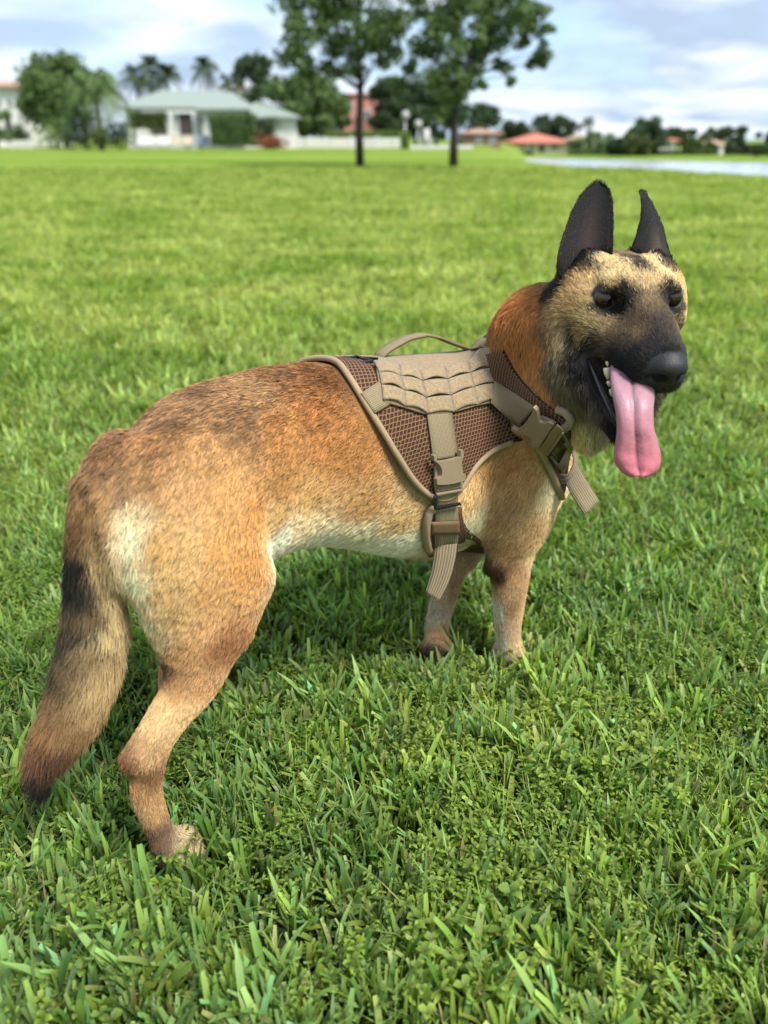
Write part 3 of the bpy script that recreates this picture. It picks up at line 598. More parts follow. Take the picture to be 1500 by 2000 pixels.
def lamp_globe(px,pyt,pyb,Y,label):
    root=empty('garden_lamp',(gx(px,Y),Y,0),label,'lamp','white globe lamps in the garden'); x=gx(px,Y); zt,zb=zz(pyt,Y),zz(pyb,Y); r=(zt-zb)/2
    MB().tube([(x,Y,0),(x,Y,zb+.05)],[.06,.045],8).build('post',M_frame,root)
    a=np.linspace(-1.45,1.45,7); MB().tube([(x,Y,(zt+zb)/2+r*math.sin(t)) for t in a],[r*math.cos(t) for t in a],10).build('globe',M_globe,root)
lamp_globe(791,216,234,82,'left white globe lamp in front of the dark trees'); lamp_globe(816,234,251,80,'right white globe lamp in front of the dark trees')
MB().box((gx(832,77),77,.8),(.9,.8,1.6),taper=.6).build('white_statue_plinth',M_globe); tag(bpy.data.objects['white_statue_plinth'],'white plinth behind the low white fence','plinth')
# patio furniture and boat
def lounger(px,Y,w,col,label):
    x=gx(px,Y); root=empty('patio_chair',(x,Y,0),label,'chair','patio furniture by the green roofed house')
    MB().box((x,Y,.40),(w,.6,.12)).build('seat',col,root,smooth=False); MB().box((x,Y+.27,.75),(w,.1,.6)).build('backrest',col,root,smooth=False)
    for sx in (-1,1):
        for sy in (-1,1): MB().box((x+sx*(w/2-.06),Y+sy*.24,.17),(.06,.06,.34)).build('leg',M_frame,root,smooth=False)
for px,Y,w,c,l in [(285,76,1.5,M_white,'leftmost white patio sofa'),(320,76.5,1.2,M_white,'white patio sofa left of the cream chairs'),(345,76,.8,M_cream,'cream patio chair beside the white sofa'),(368,75.8,.8,M_cream,'cream patio chair before the patio door'),(395,76,1.1,M_tank,'blue grey patio chair at the right end')]: lounger(px,Y,w,c,l)
mb=MB(); 
for i in range(7): mb.box((gx(20+i*8,77),77,.35),(.42,.5,.5+.15*(i%2)))
tag(mb.build('low_garden_wall',M_white,smooth=False),'low pale wall under the round topiary','wall')
# far shore vegetation
def fs(px,pt,w,Y,lm,label,seed,cat='tree',frac=.9,per=170):
    z=ZF; w=w*1.15; pt=pt-1; tree('shore_tree',label,cat,gx(px,Y,z),Y,z,zz(pt,Y)-z,w,(zz(pt,Y)-z)*frac,lm,.22,26,per,.26,seed=seed,group='trees on the far shore')
fs(942,208,2.4,125,M_leaf[1],'dark tree above the tan house',50); fs(1005,232,2.2,170,M_leaf[1],'small dark tree left behind the red roof',51); fs(1070,228,3.4,180,M_leaf[1],'broad tree behind the red roof',52)
fs(1097,233,2.8,182,M_leaf[1],'tree at the right end of the red roof',53); fs(1165,262,3.6,150,M_leaf[3],'pale green willow on the far shore',54,frac=.95); fs(1130,272,2.4,152,M_leaf[3],'lower pale green tree left of the willow',55,frac=.95)
fs(1212,272,2.6,140,M_leaf[1],'dark rounded tree right of the willow',56,frac=.95); fs(1258,234,3.0,145,M_leaf[1],'tall dark tree before the gabled house',57,frac=.95); fs(1240,262,2.4,140,M_leaf[4],'olive tree at the foot of the tall dark tree',58,frac=.95)
fs(1310,252,1.6,185,M_leaf[1],'slim tree behind the gabled house',59); fs(1345,256,2.8,170,M_leaf[0],'tree right of the gabled house',60); fs(1395,252,2.6,175,M_leaf[0],'tree behind the small white house',61)
fs(1430,250,2.4,170,M_leaf[1],'dark tree right of the small white house',62); fs(1475,262,4.2,132,M_leaf[1],'wide dark tree at the right edge',63,frac=.8,per=130); fs(1375,280,2.0,150,M_leaf[0],'low tree left of the small white house',64,frac=.95); fs(1530,258,3.4,140,M_leaf[1],'tree beyond the right edge',65)
palm('shore_palm','palm standing above the willow on the far shore',gx(1142,170,ZF),170,ZF,zz(236,170)-ZF,2.2,M_leaf[1],nf=22,seed=40)
palm('shore_palm','palm at the left end of the red roof on the far shore',gx(1040,176,ZF),176,ZF,zz(246,176)-ZF,1.8,M_leaf[1],nf=18,seed=41)
for a,b,t,m_,l in [(985,1040,298,0,'low hedge below the left half of the red roofed house'),(1112,1180,297,0,'low hedge below the willow'),(1262,1345,297,1,'dark hedge below the gabled house'),(1350,1400,294,0,'hedge left of the small white house'),(1418,1520,284,1,'tall dark hedge at the right end of the far shore')]:
    hedge('shore_hedge',l,a,b,147,t,306,M_leaf[m_],1.6,n=1500,leaf=.24,group='hedges along the far shore')
wall_run('shore_fence','grey white fence along the far shore at the right',1290,1470,150,298,ZF,M_frame)
# ------------------------------------------------------------ turf: tufts of blades and small weeds
def blade_mat(name,c1,c2,c3,trans=.42):
    m=bpy.data.materials.new(name); m.use_nodes=True; nt=m.node_tree; N=nt.nodes.new; L=nt.links.new; b=nt.nodes['Principled BSDF']; out=nt.nodes['Material Output']
    b.inputs['Roughness'].default_value=.5; b.inputs['Specular IOR Level'].default_value=.35
    a=N('ShaderNodeAttribute'); a.attribute_name='tint'; g=N('ShaderNodeNewGeometry')
    oi=N('ShaderNodeObjectInfo')
    n=N('ShaderNodeTexNoise'); n.inputs['Scale'].default_value=1.3; n.inputs['Detail'].default_value=5; vs_=N('ShaderNodeVectorMath'); vs_.operation='MULTIPLY'; vs_.inputs[1].default_value=(.7,1.1,1); L(g.outputs['Position'],vs_.inputs[0]); L(vs_.outputs[0],n.inputs[0])
    r=N('ShaderNodeMapRange'); r.inputs['From Min'].default_value=.38; r.inputs['From Max'].default_value=.62; L(n.outputs['Fac'],r.inputs[0])
    x=N('ShaderNodeMix'); x.data_type='RGBA'; L(r.outputs[0],x.inputs[0]); x.inputs[6].default_value=(*c1,1); x.inputs[7].default_value=(*c2,1)
    x2=N('ShaderNodeMix'); x2.data_type='RGBA'; rr=N('ShaderNodeMath'); rr.operation='MULTIPLY'; rr.inputs[1].default_value=.75; L(oi.outputs['Random'],rr.inputs[0]); L(rr.outputs[0],x2.inputs[0]); L(x.outputs[2],x2.inputs[6]); x2.inputs[7].default_value=(*c3,1)
    # farther off the turf is drier and yellower
    sp=N('ShaderNodeSeparateXYZ'); L(g.outputs['Position'],sp.inputs[0]); fr=N('ShaderNodeMapRange'); fr.inputs['From Min'].default_value=1.3; fr.inputs['From Max'].default_value=4; L(sp.outputs[1],fr.inputs[0])
    x3=N('ShaderNodeMix'); x3.data_type='RGBA'; L(fr.outputs[0],x3.inputs[0]); L(x2.outputs[2],x3.inputs[6]); x4=N('ShaderNodeMix'); x4.data_type='RGBA'; L(r.outputs[0],x4.inputs[0]); x4.inputs[6].default_value=(.215,.315,.045,1); x4.inputs[7].default_value=(.400,.460,.130,1); L(x4.outputs[2],x3.inputs[7])
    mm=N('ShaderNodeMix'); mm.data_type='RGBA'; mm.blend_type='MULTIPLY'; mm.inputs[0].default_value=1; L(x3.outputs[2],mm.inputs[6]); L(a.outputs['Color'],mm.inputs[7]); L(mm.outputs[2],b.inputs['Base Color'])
    t=N('ShaderNodeBsdfTranslucent'); hs=N('ShaderNodeMix'); hs.data_type='RGBA'; hs.blend_type='MULTIPLY'; hs.inputs[0].default_value=1; L(mm.outputs[2],hs.inputs[6]); hs.inputs[7].default_value=(1.25,1.3,.6,1); L(hs.outputs[2],t.inputs[0])
    ms=N('ShaderNodeMixShader'); ms.inputs[0].default_value=trans; L(b.outputs[0],ms.inputs[1]); L(t.outputs[0],ms.inputs[2]); L(ms.outputs[0],out.inputs[0]); return m
M_blade=blade_mat('grass_blade',(.130,.235,.038),(.275,.375,.060),(.200,.310,.120)); M_weed=blade_mat('weed_leaf',(.20,.31,.036),(.32,.41,.060),(.14,.23,.036)); M_dry=blade_mat('dry_blade',(.30,.30,.11),(.36,.34,.15),(.26,.24,.11))
def tuft(kind,seed):
    rs=np.random.default_rng(seed); V=[];F=[];T=[];MI=[]
    def quadstrip(P,Wd,sd,tint,mi,fold=.0):
        o=len(V); n=len(P)
        for i,(p,w) in enumerate(zip(P,Wd)):
            nrm=np.cross(P[min(i+1,n-1)]-P[max(i-1,0)],sd); nrm/=np.linalg.norm(nrm)+1e-9
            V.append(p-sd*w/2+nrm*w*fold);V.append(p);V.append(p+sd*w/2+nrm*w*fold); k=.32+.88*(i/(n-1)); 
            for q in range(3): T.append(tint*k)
        for i in range(n-1):
            a=o+3*i
            for q in (0,1): F.append((a+q,a+q+1,a+q+4,a+q+3)); MI.append(mi)
    if kind=='blade':
        for k in range(34):
            if k%6==0:
                w=rs.random()*6.283; r=.048*rs.random()**.5; fb=np.array([r*math.cos(w),r*math.sin(w),-.004]); fh=rs.random()*6.283; ft=.15+.75*rs.random(); fL=.034+.024*rs.random(); ftint=.7+.6*rs.random()
            b=fb+np.array([rs.normal()*.005,rs.normal()*.005,0]); hd=fh+rs.normal()*.45; L=fL*(.7+.55*rs.random())
            if rs.random()<.04: L*=1.5
            tilt=max(.05,ft+rs.normal()*.22); dr=np.array([math.cos(hd),math.sin(hd),0]); sd=np.array([-math.sin(hd),math.cos(hd),0]); wd=.0036+.0040*rs.random()
            P=[]; p=b.copy(); el=math.pi/2-tilt*.5
            for i in range(5): P.append(p.copy()); p=p+(dr*math.cos(el)+np.array([0,0,math.sin(el)]))*L/4; el-=tilt*.26
            tw=rs.normal()*.5; sd=sd*math.cos(tw)+np.array([0,0,1])*math.sin(tw)*.4; sd/=np.linalg.norm(sd)
            ends=[.75,1,1,.92,.62 if rs.random()<.65 else .05]
            tint=np.array([1,1,1.])*ftint*(.7+.6*rs.random())*np.array([1+.25*rs.normal()*.5,1,1+.3*rs.normal()*.5]); dry=rs.random()<.05
            quadstrip(P,[wd*e for e in ends],sd,np.clip(tint,.3,1.8),1 if dry else 0,.12)
    elif kind=='thin':
        for k in range(44):
            w=rs.random()*6.283; r=.06*rs.random()**.5; b=np.array([r*math.cos(w),r*math.sin(w),-.004]); hd=rs.random()*6.283; L=.03+.05*rs.random(); tilt=.2+1.2*rs.random(); dr=np.array([math.cos(hd),math.sin(hd),0]); sd=np.array([-math.sin(hd),math.cos(hd),0]); P=[];p=b.copy(); el=math.pi/2-tilt*.3
            for i in range(4): P.append(p.copy()); p=p+(dr*math.cos(el)+np.array([0,0,math.sin(el)]))*L/3; el-=tilt*.5
            quadstrip(P,[.0018,.0020,.0016,.0003],sd,np.array([1.1,1.1,.9])*(.6+.8*rs.random()),1 if rs.random()<.09 else 0)
    else:
        for k in range(20):
            w=rs.random()*6.283; r=.05*rs.random()**.5; b=np.array([r*math.cos(w),r*math.sin(w),0]); top=b+np.array([rs.normal()*.010,rs.normal()*.010,.018+.030*rs.random()])
            sd=np.array([math.cos(w),math.sin(w),0]); quadstrip([b,(b+top)/2,top],[.0012,.0012,.001],sd,np.array([.9,.9,.7]),0)
            nl=3 if kind=='clover' else 7; s=(.0042+.0034*rs.random()) if kind=='clover' else (.0045+.003*rs.random())
            for j in range(nl):
                a=6.283*j/nl+rs.random(); c=top-np.array([0,0,(j%3)*.006 if kind!='clover' else 0]); el=.15+.6*rs.random(); d=np.array([math.cos(a)*math.cos(el),math.sin(a)*math.cos(el),math.sin(el)*.7]); q=np.array([-math.sin(a),math.cos(a),rs.normal()*.2])
                asp=1. if kind=='clover' else .5
                P=[c+d*s*t for t in (0,.5,1.1,1.6)]; P[3][2]-=s*.3
                quadstrip(P,[s*.15,s*.95*asp,s*1.05*asp,s*.15],q,np.array([1,1,1.])*(.75+.6*rs.random()),0,.18)
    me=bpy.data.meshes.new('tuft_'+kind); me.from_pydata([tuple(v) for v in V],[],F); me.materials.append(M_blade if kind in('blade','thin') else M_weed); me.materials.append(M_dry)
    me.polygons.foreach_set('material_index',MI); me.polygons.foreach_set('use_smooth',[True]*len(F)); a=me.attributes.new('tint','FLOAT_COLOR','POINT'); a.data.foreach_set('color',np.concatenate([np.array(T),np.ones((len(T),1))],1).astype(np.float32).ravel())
    return bpy.data.objects.new('tuft_'+kind,me)
KINDS=['blade']*6+['thin']*3+['clover']*3+['sprig']*3
tcol=bpy.data.collections.new('turf_sources')
for i,k in enumerate(KINDS):
    ob=tuft(k,100+i); ob.name='%02d_tuft'%i; tcol.objects.link(ob)
# scatter
zones=[(.30,2.3,1500,1.0),(2.3,5.,640,1.15),(5.,9.,380,1.3),(9.,15.,170,1.5),(15.,20.,70,1.5),(20.,27.,30,1.5)]
PTS=[];SCL=[]
for y0,y1,den,s in zones:
    w0=(y0*.62+.85);w1=(y1*.62+.85); n=int(den*(y1-y0)*(w0+w1)); yy=y0+(y1-y0)*RNG.random(n*2); xx=(RNG.random(n*2)*2-1)*w1; k=np.abs(xx)<yy*.62+.85; PTS.append(np.stack([xx[k],yy[k]],1)[:n]); SCL.append(np.full(min(k.sum(),n),s))
PTS=np.concatenate(PTS);SCL=np.concatenate(SCL); n=len(PTS)
pn=np.array([mnoise.noise(Vector((x*2.6,y*2.6,3.))) for x,y in PTS]); pn2=np.array([mnoise.noise(Vector((x*5,y*5,9.))) for x,y in PTS])
u=RNG.random(n); kind=np.where(u<np.clip(.76-pn*.4,.5,.9),RNG.integers(0,6,n),np.where(u<np.clip(.89-pn*.3,.65,.96),RNG.integers(6,9,n),np.where(pn2>.5,RNG.integers(9,12,n),RNG.integers(12,15,n))))
kind=np.where(PTS[:,1]>3.2,np.where(RNG.random(n)<.85,RNG.integers(0,9,n),kind),kind)
SCL=SCL*(.75+.5*RNG.random(n))*(1+.25*pn2)
# trodden turf directly under the paws
PAWS=[toW(np.array(toD(_g(352,1678)))),toW(np.array(toD(_g(990,1298)))),toW(np.array(toD(_g(855,1285)))),toW(np.array([.122,-.16,.0]))]
for p in PAWS:
    d=np.hypot(PTS[:,0]-p[0],PTS[:,1]-p[1]); SCL=np.where(d<.055,SCL*.45,SCL)
gm=bpy.data.meshes.new('grass'); gm.from_pydata([(x,y,float(hgt(np.array(x),np.array(y)))) for x,y in PTS],[],[])
for nm,ty,ar in (('kind_index','INT',kind.astype(np.int32)),('size','FLOAT',SCL.astype(np.float32)),('turn','FLOAT',(RNG.random(n)*6.283).astype(np.float32))):
    a=gm.attributes.new(nm,ty,'POINT'); a.data.foreach_set('value',ar)
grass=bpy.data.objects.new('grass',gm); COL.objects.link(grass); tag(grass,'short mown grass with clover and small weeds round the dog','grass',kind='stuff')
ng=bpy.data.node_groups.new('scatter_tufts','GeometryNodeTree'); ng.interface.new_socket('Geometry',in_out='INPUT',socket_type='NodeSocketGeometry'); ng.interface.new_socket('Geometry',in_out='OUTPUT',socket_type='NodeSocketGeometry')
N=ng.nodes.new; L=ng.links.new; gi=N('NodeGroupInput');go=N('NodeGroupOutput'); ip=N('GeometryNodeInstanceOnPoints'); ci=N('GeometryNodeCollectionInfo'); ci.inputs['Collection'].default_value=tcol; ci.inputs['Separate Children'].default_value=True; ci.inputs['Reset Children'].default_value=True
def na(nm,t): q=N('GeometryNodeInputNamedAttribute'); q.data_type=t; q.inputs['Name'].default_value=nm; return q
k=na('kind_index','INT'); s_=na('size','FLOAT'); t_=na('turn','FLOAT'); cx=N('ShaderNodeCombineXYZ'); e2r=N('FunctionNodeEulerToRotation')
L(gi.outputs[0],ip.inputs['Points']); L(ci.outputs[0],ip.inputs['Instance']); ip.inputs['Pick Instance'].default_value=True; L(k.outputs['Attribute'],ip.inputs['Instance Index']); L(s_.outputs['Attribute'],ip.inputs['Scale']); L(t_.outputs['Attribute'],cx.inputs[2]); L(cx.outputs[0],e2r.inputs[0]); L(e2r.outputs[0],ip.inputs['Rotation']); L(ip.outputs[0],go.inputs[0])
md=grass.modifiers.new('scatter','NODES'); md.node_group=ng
# ------------------------------------------------------------ the dog
VOL=build(.003); DV,DQ=VOL.mesh()
def smooth_verts(V,Q,it=3,lam=.5):
    E_=np.concatenate([Q[:,[0,1]],Q[:,[1,2]],Q[:,[2,3]],Q[:,[3,0]]]); E_=np.concatenate([E_,E_[:,::-1]])
    n=len(V); cnt=np.bincount(E_[:,0],minlength=n)[:,None]
    for i in range(it):
        for l in (lam,-lam*1.04):
            S=np.stack([np.bincount(E_[:,0],V[E_[:,1],k],minlength=n) for k in range(3)],1)/cnt; V=V+l*(S-V)
    return V
DV=smooth_verts(DV,DQ,6)
# orient faces outwards
a=DV[DQ[:,1]]-DV[DQ[:,0]];b=DV[DQ[:,3]]-DV[DQ[:,0]];fn=np.cross(a,b)
if (fn*(DV[DQ].mean(1)-np.array([.35,0,.42]))).sum()<0: DQ=DQ[:,::-1]
# colour marks of the coat: photo position -> colour; the marks live on the body surface in 3D
DW=toW(DV)
# D frame is left handed with respect to the world: flip for world normals
a=DW[DQ[:,1]]-DW[DQ[:,0]];b=DW[DQ[:,3]]-DW[DQ[:,0]];fn=np.cross(a,b); c0=toW(np.array([.35,0,.42]))
if (fn*(DW[DQ].mean(1)-c0)).sum()<0: DQ=DQ[:,::-1]
BV=BVHTree.FromPolygons([tuple(v) for v in DW],[tuple(int(i) for i in q) for q in DQ])
VC=Vector(CAMP)
def hit(x,y,bvh=None,tow=(800,900)):
    bvh=bvh or BV
    for t in np.linspace(0,1,60):
        px=x+(tow[0]-x)*t;py=y+(tow[1]-y)*t; d=Vector(ray(px,py)).normalized(); h_=bvh.ray_cast(VC,d)
        if h_[0] is not None and (h_[0]-VC).length<2.5:
            if t==0: return np.array(h_[0]),np.array(h_[1])
            dep=(np.array(h_[0])-CAMP)@FW; return CAMP+ray(x,y)*dep,np.array(h_[1])
    return CAMP+ray(x,y)*1.1,np.array(-Vector(ray(x,y)).normalized())
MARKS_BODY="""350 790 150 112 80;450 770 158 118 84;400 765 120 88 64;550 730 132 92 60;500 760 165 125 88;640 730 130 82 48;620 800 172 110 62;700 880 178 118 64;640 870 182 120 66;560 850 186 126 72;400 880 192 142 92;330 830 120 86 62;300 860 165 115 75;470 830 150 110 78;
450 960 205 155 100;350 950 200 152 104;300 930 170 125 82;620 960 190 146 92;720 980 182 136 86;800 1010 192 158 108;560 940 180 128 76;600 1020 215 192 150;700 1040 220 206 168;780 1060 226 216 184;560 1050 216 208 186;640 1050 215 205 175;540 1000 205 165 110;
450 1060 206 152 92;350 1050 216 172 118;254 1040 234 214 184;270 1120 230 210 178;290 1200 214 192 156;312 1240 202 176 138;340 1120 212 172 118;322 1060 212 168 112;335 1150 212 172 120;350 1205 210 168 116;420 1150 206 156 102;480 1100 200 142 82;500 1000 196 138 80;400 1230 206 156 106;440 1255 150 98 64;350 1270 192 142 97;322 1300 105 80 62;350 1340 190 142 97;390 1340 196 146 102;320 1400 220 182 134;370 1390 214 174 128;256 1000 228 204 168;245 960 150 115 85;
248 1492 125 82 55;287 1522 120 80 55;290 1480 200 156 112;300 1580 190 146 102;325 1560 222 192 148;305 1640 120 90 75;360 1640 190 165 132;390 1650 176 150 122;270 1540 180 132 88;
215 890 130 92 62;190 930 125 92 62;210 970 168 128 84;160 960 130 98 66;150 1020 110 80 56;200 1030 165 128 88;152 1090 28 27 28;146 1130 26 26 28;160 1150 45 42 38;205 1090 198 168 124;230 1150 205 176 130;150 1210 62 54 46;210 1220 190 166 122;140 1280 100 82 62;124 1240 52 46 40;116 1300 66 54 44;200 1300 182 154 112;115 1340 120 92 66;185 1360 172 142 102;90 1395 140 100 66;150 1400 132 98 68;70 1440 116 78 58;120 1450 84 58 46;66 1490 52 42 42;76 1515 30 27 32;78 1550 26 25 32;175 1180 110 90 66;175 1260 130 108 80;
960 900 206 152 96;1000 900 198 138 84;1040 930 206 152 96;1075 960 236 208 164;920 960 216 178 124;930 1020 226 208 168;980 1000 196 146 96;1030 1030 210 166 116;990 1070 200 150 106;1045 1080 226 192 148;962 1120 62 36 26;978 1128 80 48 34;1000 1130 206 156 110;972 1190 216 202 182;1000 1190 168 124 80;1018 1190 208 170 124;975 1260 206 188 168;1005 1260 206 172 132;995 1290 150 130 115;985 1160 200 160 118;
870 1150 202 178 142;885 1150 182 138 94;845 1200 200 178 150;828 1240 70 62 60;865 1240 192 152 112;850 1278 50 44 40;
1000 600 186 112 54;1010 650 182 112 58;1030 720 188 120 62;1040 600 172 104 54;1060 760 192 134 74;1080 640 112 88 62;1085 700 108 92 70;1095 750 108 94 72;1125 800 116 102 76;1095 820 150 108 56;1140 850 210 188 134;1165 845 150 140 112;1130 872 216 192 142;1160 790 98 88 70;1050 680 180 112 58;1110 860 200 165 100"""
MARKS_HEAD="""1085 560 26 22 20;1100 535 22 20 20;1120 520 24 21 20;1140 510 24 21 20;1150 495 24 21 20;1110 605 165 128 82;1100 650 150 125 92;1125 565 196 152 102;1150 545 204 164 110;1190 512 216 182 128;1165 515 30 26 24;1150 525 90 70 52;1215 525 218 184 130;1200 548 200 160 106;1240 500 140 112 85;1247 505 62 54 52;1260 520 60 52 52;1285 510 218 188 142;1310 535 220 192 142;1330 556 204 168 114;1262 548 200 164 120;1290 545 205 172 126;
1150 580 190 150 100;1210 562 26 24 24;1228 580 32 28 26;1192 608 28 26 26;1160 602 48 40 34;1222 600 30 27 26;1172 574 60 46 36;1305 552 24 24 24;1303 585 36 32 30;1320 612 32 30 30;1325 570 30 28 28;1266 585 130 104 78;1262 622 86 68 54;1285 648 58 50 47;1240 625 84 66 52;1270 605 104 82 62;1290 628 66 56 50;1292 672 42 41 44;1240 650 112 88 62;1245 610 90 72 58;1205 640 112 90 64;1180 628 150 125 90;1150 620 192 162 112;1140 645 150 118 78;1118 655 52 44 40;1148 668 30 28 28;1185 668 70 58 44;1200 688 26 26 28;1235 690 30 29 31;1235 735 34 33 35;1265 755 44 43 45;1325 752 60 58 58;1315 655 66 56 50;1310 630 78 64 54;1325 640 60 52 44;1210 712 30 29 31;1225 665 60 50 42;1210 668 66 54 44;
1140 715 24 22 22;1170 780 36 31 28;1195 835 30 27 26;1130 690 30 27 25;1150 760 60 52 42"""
MK=[];MC=[];MP=[]
def hfr(p): q=(toD(p)-HE)/HS; return np.array([q@HF,q@HLft,q@HU])
for txt,hd in ((MARKS_BODY,0),(MARKS_HEAD,1)):
    for e in txt.replace('\n','').split(';'):
        if not e.strip(): continue
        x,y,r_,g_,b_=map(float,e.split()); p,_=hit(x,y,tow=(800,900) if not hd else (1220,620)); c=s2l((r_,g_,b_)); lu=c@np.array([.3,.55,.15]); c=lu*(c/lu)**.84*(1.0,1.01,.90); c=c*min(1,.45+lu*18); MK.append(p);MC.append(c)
        d=toD(p)
        if hd:
            h3=hfr(p)
            if abs(h3[1])>.012: MK.append(toW(HE+HS*(h3[0]*HF-h3[1]*HLft+h3[2]*HU)));MC.append(c)
        elif d[1]>.035 and x>232:
            MK.append(toW(d*[1,-1,1]));MC.append(c)
for (u_,z_),c in {(.105,.08):(215,180,135),(.115,.13):(200,155,110),(.17,.24):(205,155,105),(.12,.01):(205,180,150)}.items():
    MK.append(toW(np.array([u_,-.14,z_])));MC.append(s2l(c))
MK=np.array(MK);MC=np.array(MC)
MH=np.array([((toD(q)-HE)@HF)/HS>-.10 and np.linalg.norm(toD(q)-HE)<.16*HS for q in MK])
def coat(P):
    out=np.empty((len(P),3))
    for i in range(0,len(P),20000):
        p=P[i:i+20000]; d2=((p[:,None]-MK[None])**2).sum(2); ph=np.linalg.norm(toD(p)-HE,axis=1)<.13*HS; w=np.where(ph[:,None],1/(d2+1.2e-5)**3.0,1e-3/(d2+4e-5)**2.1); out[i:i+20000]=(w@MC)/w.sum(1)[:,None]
    return out
# masks: wet nose leather, mouth lining, eyelids
def head_coords(P):
    q=(toD(P)-HE)/HS; return np.stack([q@HF,q@HLft,q@HU],1)
NG=head_coords
def leather_mask(P):
    h=head_coords(P); n=((h[:,0]-.103)/.0175)**2+(h[:,1]/.0215)**2+((h[:,2]+.0305)/.0180)**2; nose=(n<1.12)&(h[:,0]>.090)&(h[:,2]>-.052)
    m=np.zeros(len(P)); m[nose]=1
    for sg in (1,-1): m[nose&((((h[:,0]-.112)/.012)**2+((h[:,1]-.0115*sg)/.0085)**2+((h[:,2]+.0355)/.0062)**2)<1)]=4  # nostril hollows: their shade is painted in as near black
    cav=[(AT(1170,722,1.0),AT(1214,800,.975),.0155),(AT(1215,735,1.0),AT(1235,800,.965),.0185),(AT(1143,694,1.005),AT(1175,730,1.0),.0085)]
    D_=toD(P)
    for a,b,r in cav:
        t=np.clip(((D_-a)@(b-a))/((b-a)@(b-a)),0,1); d=np.linalg.norm(D_-a-t[:,None]*(b-a),axis=1); m[d<r*1.0+.004]=2
    for sg in (1,-1):
        e=HE+HS*(-.003*HF+.0365*sg*HLft-.0105*HU); d=np.linalg.norm(D_-e,axis=1); m[(d<.0172)]=3
    return m
lm=leather_mask(DW); cc_=coat(DW)
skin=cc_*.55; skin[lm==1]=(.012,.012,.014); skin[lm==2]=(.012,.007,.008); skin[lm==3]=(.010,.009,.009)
skin[lm==4]=(.002,.002,.002); gl=np.zeros((len(DW),3)); gl[lm==1]=.55; gl[lm==2]=.45; gl[lm==3]=.6
def skin_mat():
    m=bpy.data.materials.new('dog_skin'); m.use_nodes=True; nt=m.node_tree; N=nt.nodes.new; L=nt.links.new; b=nt.nodes['Principled BSDF']
    a=N('ShaderNodeAttribute'); a.attribute_name='coat'; L(a.outputs['Color'],b.inputs['Base Color']); g=N('ShaderNodeAttribute'); g.attribute_name='gloss'; r=N('ShaderNodeMapRange'); r.inputs['To Min'].default_value=1.0; r.inputs['To Max'].default_value=.22; L(g.outputs['Fac'],r.inputs[0]); L(r.outputs[0],b.inputs['Roughness'])
    b.inputs['Specular IOR Level'].default_value=.4
    tc=N('ShaderNodeTexCoord'); v=N('ShaderNodeTexVoronoi'); v.inputs['Scale'].default_value=520; L(tc.outputs['Object'],v.inputs[0]); bp=N('ShaderNodeBump'); bp.inputs['Distance'].default_value=.0006; L(g.outputs['Fac'],bp.inputs['Strength']); L(v.outputs['Distance'],bp.inputs['Height']); L(bp.outputs[0],b.inputs['Normal'])
    return m
M_skin=skin_mat()
dog=empty('dog',tuple(toW(np.array([.35,0,0.]))),'fawn shepherd dog with black mask and pricked ears panting on the grass','dog')
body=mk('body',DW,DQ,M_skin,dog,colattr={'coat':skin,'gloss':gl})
# ears
EV=[];
for i,(V_,Q_) in enumerate(ears()):
    Wv=toW(V_); Qv=Q_[:,::-1]
    hh=head_coords(Wv)
    n_=len(Wv)//2; c=np.tile(np.array([.0035,.0032,.0032]),(len(Wv),1))
    if i==0:
        s_=np.tile(np.linspace(-1,1,9),18); t_=np.repeat(np.linspace(0,1,18),9); w=np.exp(-((s_-.0)/.42)**2-((t_-.30)/.26)**2)[:,None]; c[:n_]=c[:n_]*(1-w)+np.array([.024,.015,.015])*w
    else:
        s_=np.tile(np.linspace(-1,1,9),18); t_=np.repeat(np.linspace(0,1,18),9); w=np.exp(-((s_-.45)/.3)**2-((t_-.25)/.2)**2)[:,None]; c[:n_]=c[:n_]*(1-w)+np.array([.05,.036,.026])*w
    EV.append((Wv,Qv,c)); eo=mk('ear',Wv,Qv,M_skin,dog,colattr={'coat':c,'gloss':np.full((len(Wv),3),.0)})
# eyes
def sphere(c,r,n=20,m=14):
    V=[];F=[]
    for i in range(m+1):
        a=math.pi*i/m
        for j in range(n): b=2*math.pi*j/n; V.append((math.sin(a)*math.cos(b)*r,math.sin(a)*math.sin(b)*r,math.cos(a)*r))
    for i in range(m):
        for j in range(n): F.append((i*n+j,(i+1)*n+j,(i+1)*n+(j+1)%n,i*n+(j+1)%n))
    return np.array(V)+c,F
def eye_mat():
    m=bpy.data.materials.new('eye'); m.use_nodes=True; nt=m.node_tree; N=nt.nodes.new; L=nt.links.new; b=nt.nodes['Principled BSDF']; b.inputs['Roughness'].default_value=.05; b.inputs['Specular IOR Level'].default_value=.6; b.inputs['Coat Weight'].default_value=.15
    a=N('ShaderNodeAttribute'); a.attribute_name='iris'; L(a.outputs['Color'],b.inputs['Base Color']); return m
M_eye=eye_mat(); Wd=lambda d: (d[0]*DU+d[1]*DR+d[2]*ZZ)
for sg in (1,-1):
    e=toW(HE+HS*(-.0036*HF+.0360*sg*HLft-.0103*HU)); r=.0152; V_,F_=sphere(e,r,40,28); g=Wd(HF)*.86+Wd(HLft)*(.30*sg+.12)+Wd(HU)*.12; g/=np.linalg.norm(g)
    dt=((V_-e)/r)@g; c=np.tile(np.array([.10,.085,.075]),(len(V_),1)); c[dt>.55]=(.020,.010,.006); c[dt>.62]=(.034,.014,.006); c[dt>.90]=(.003,.003,.003)
    V_=V_+(g*r*.10)*np.clip((dt-.6)/.4,0,1)[:,None]
    mk('eye',V_,F_,M_eye,dog,colattr={'iris':c})
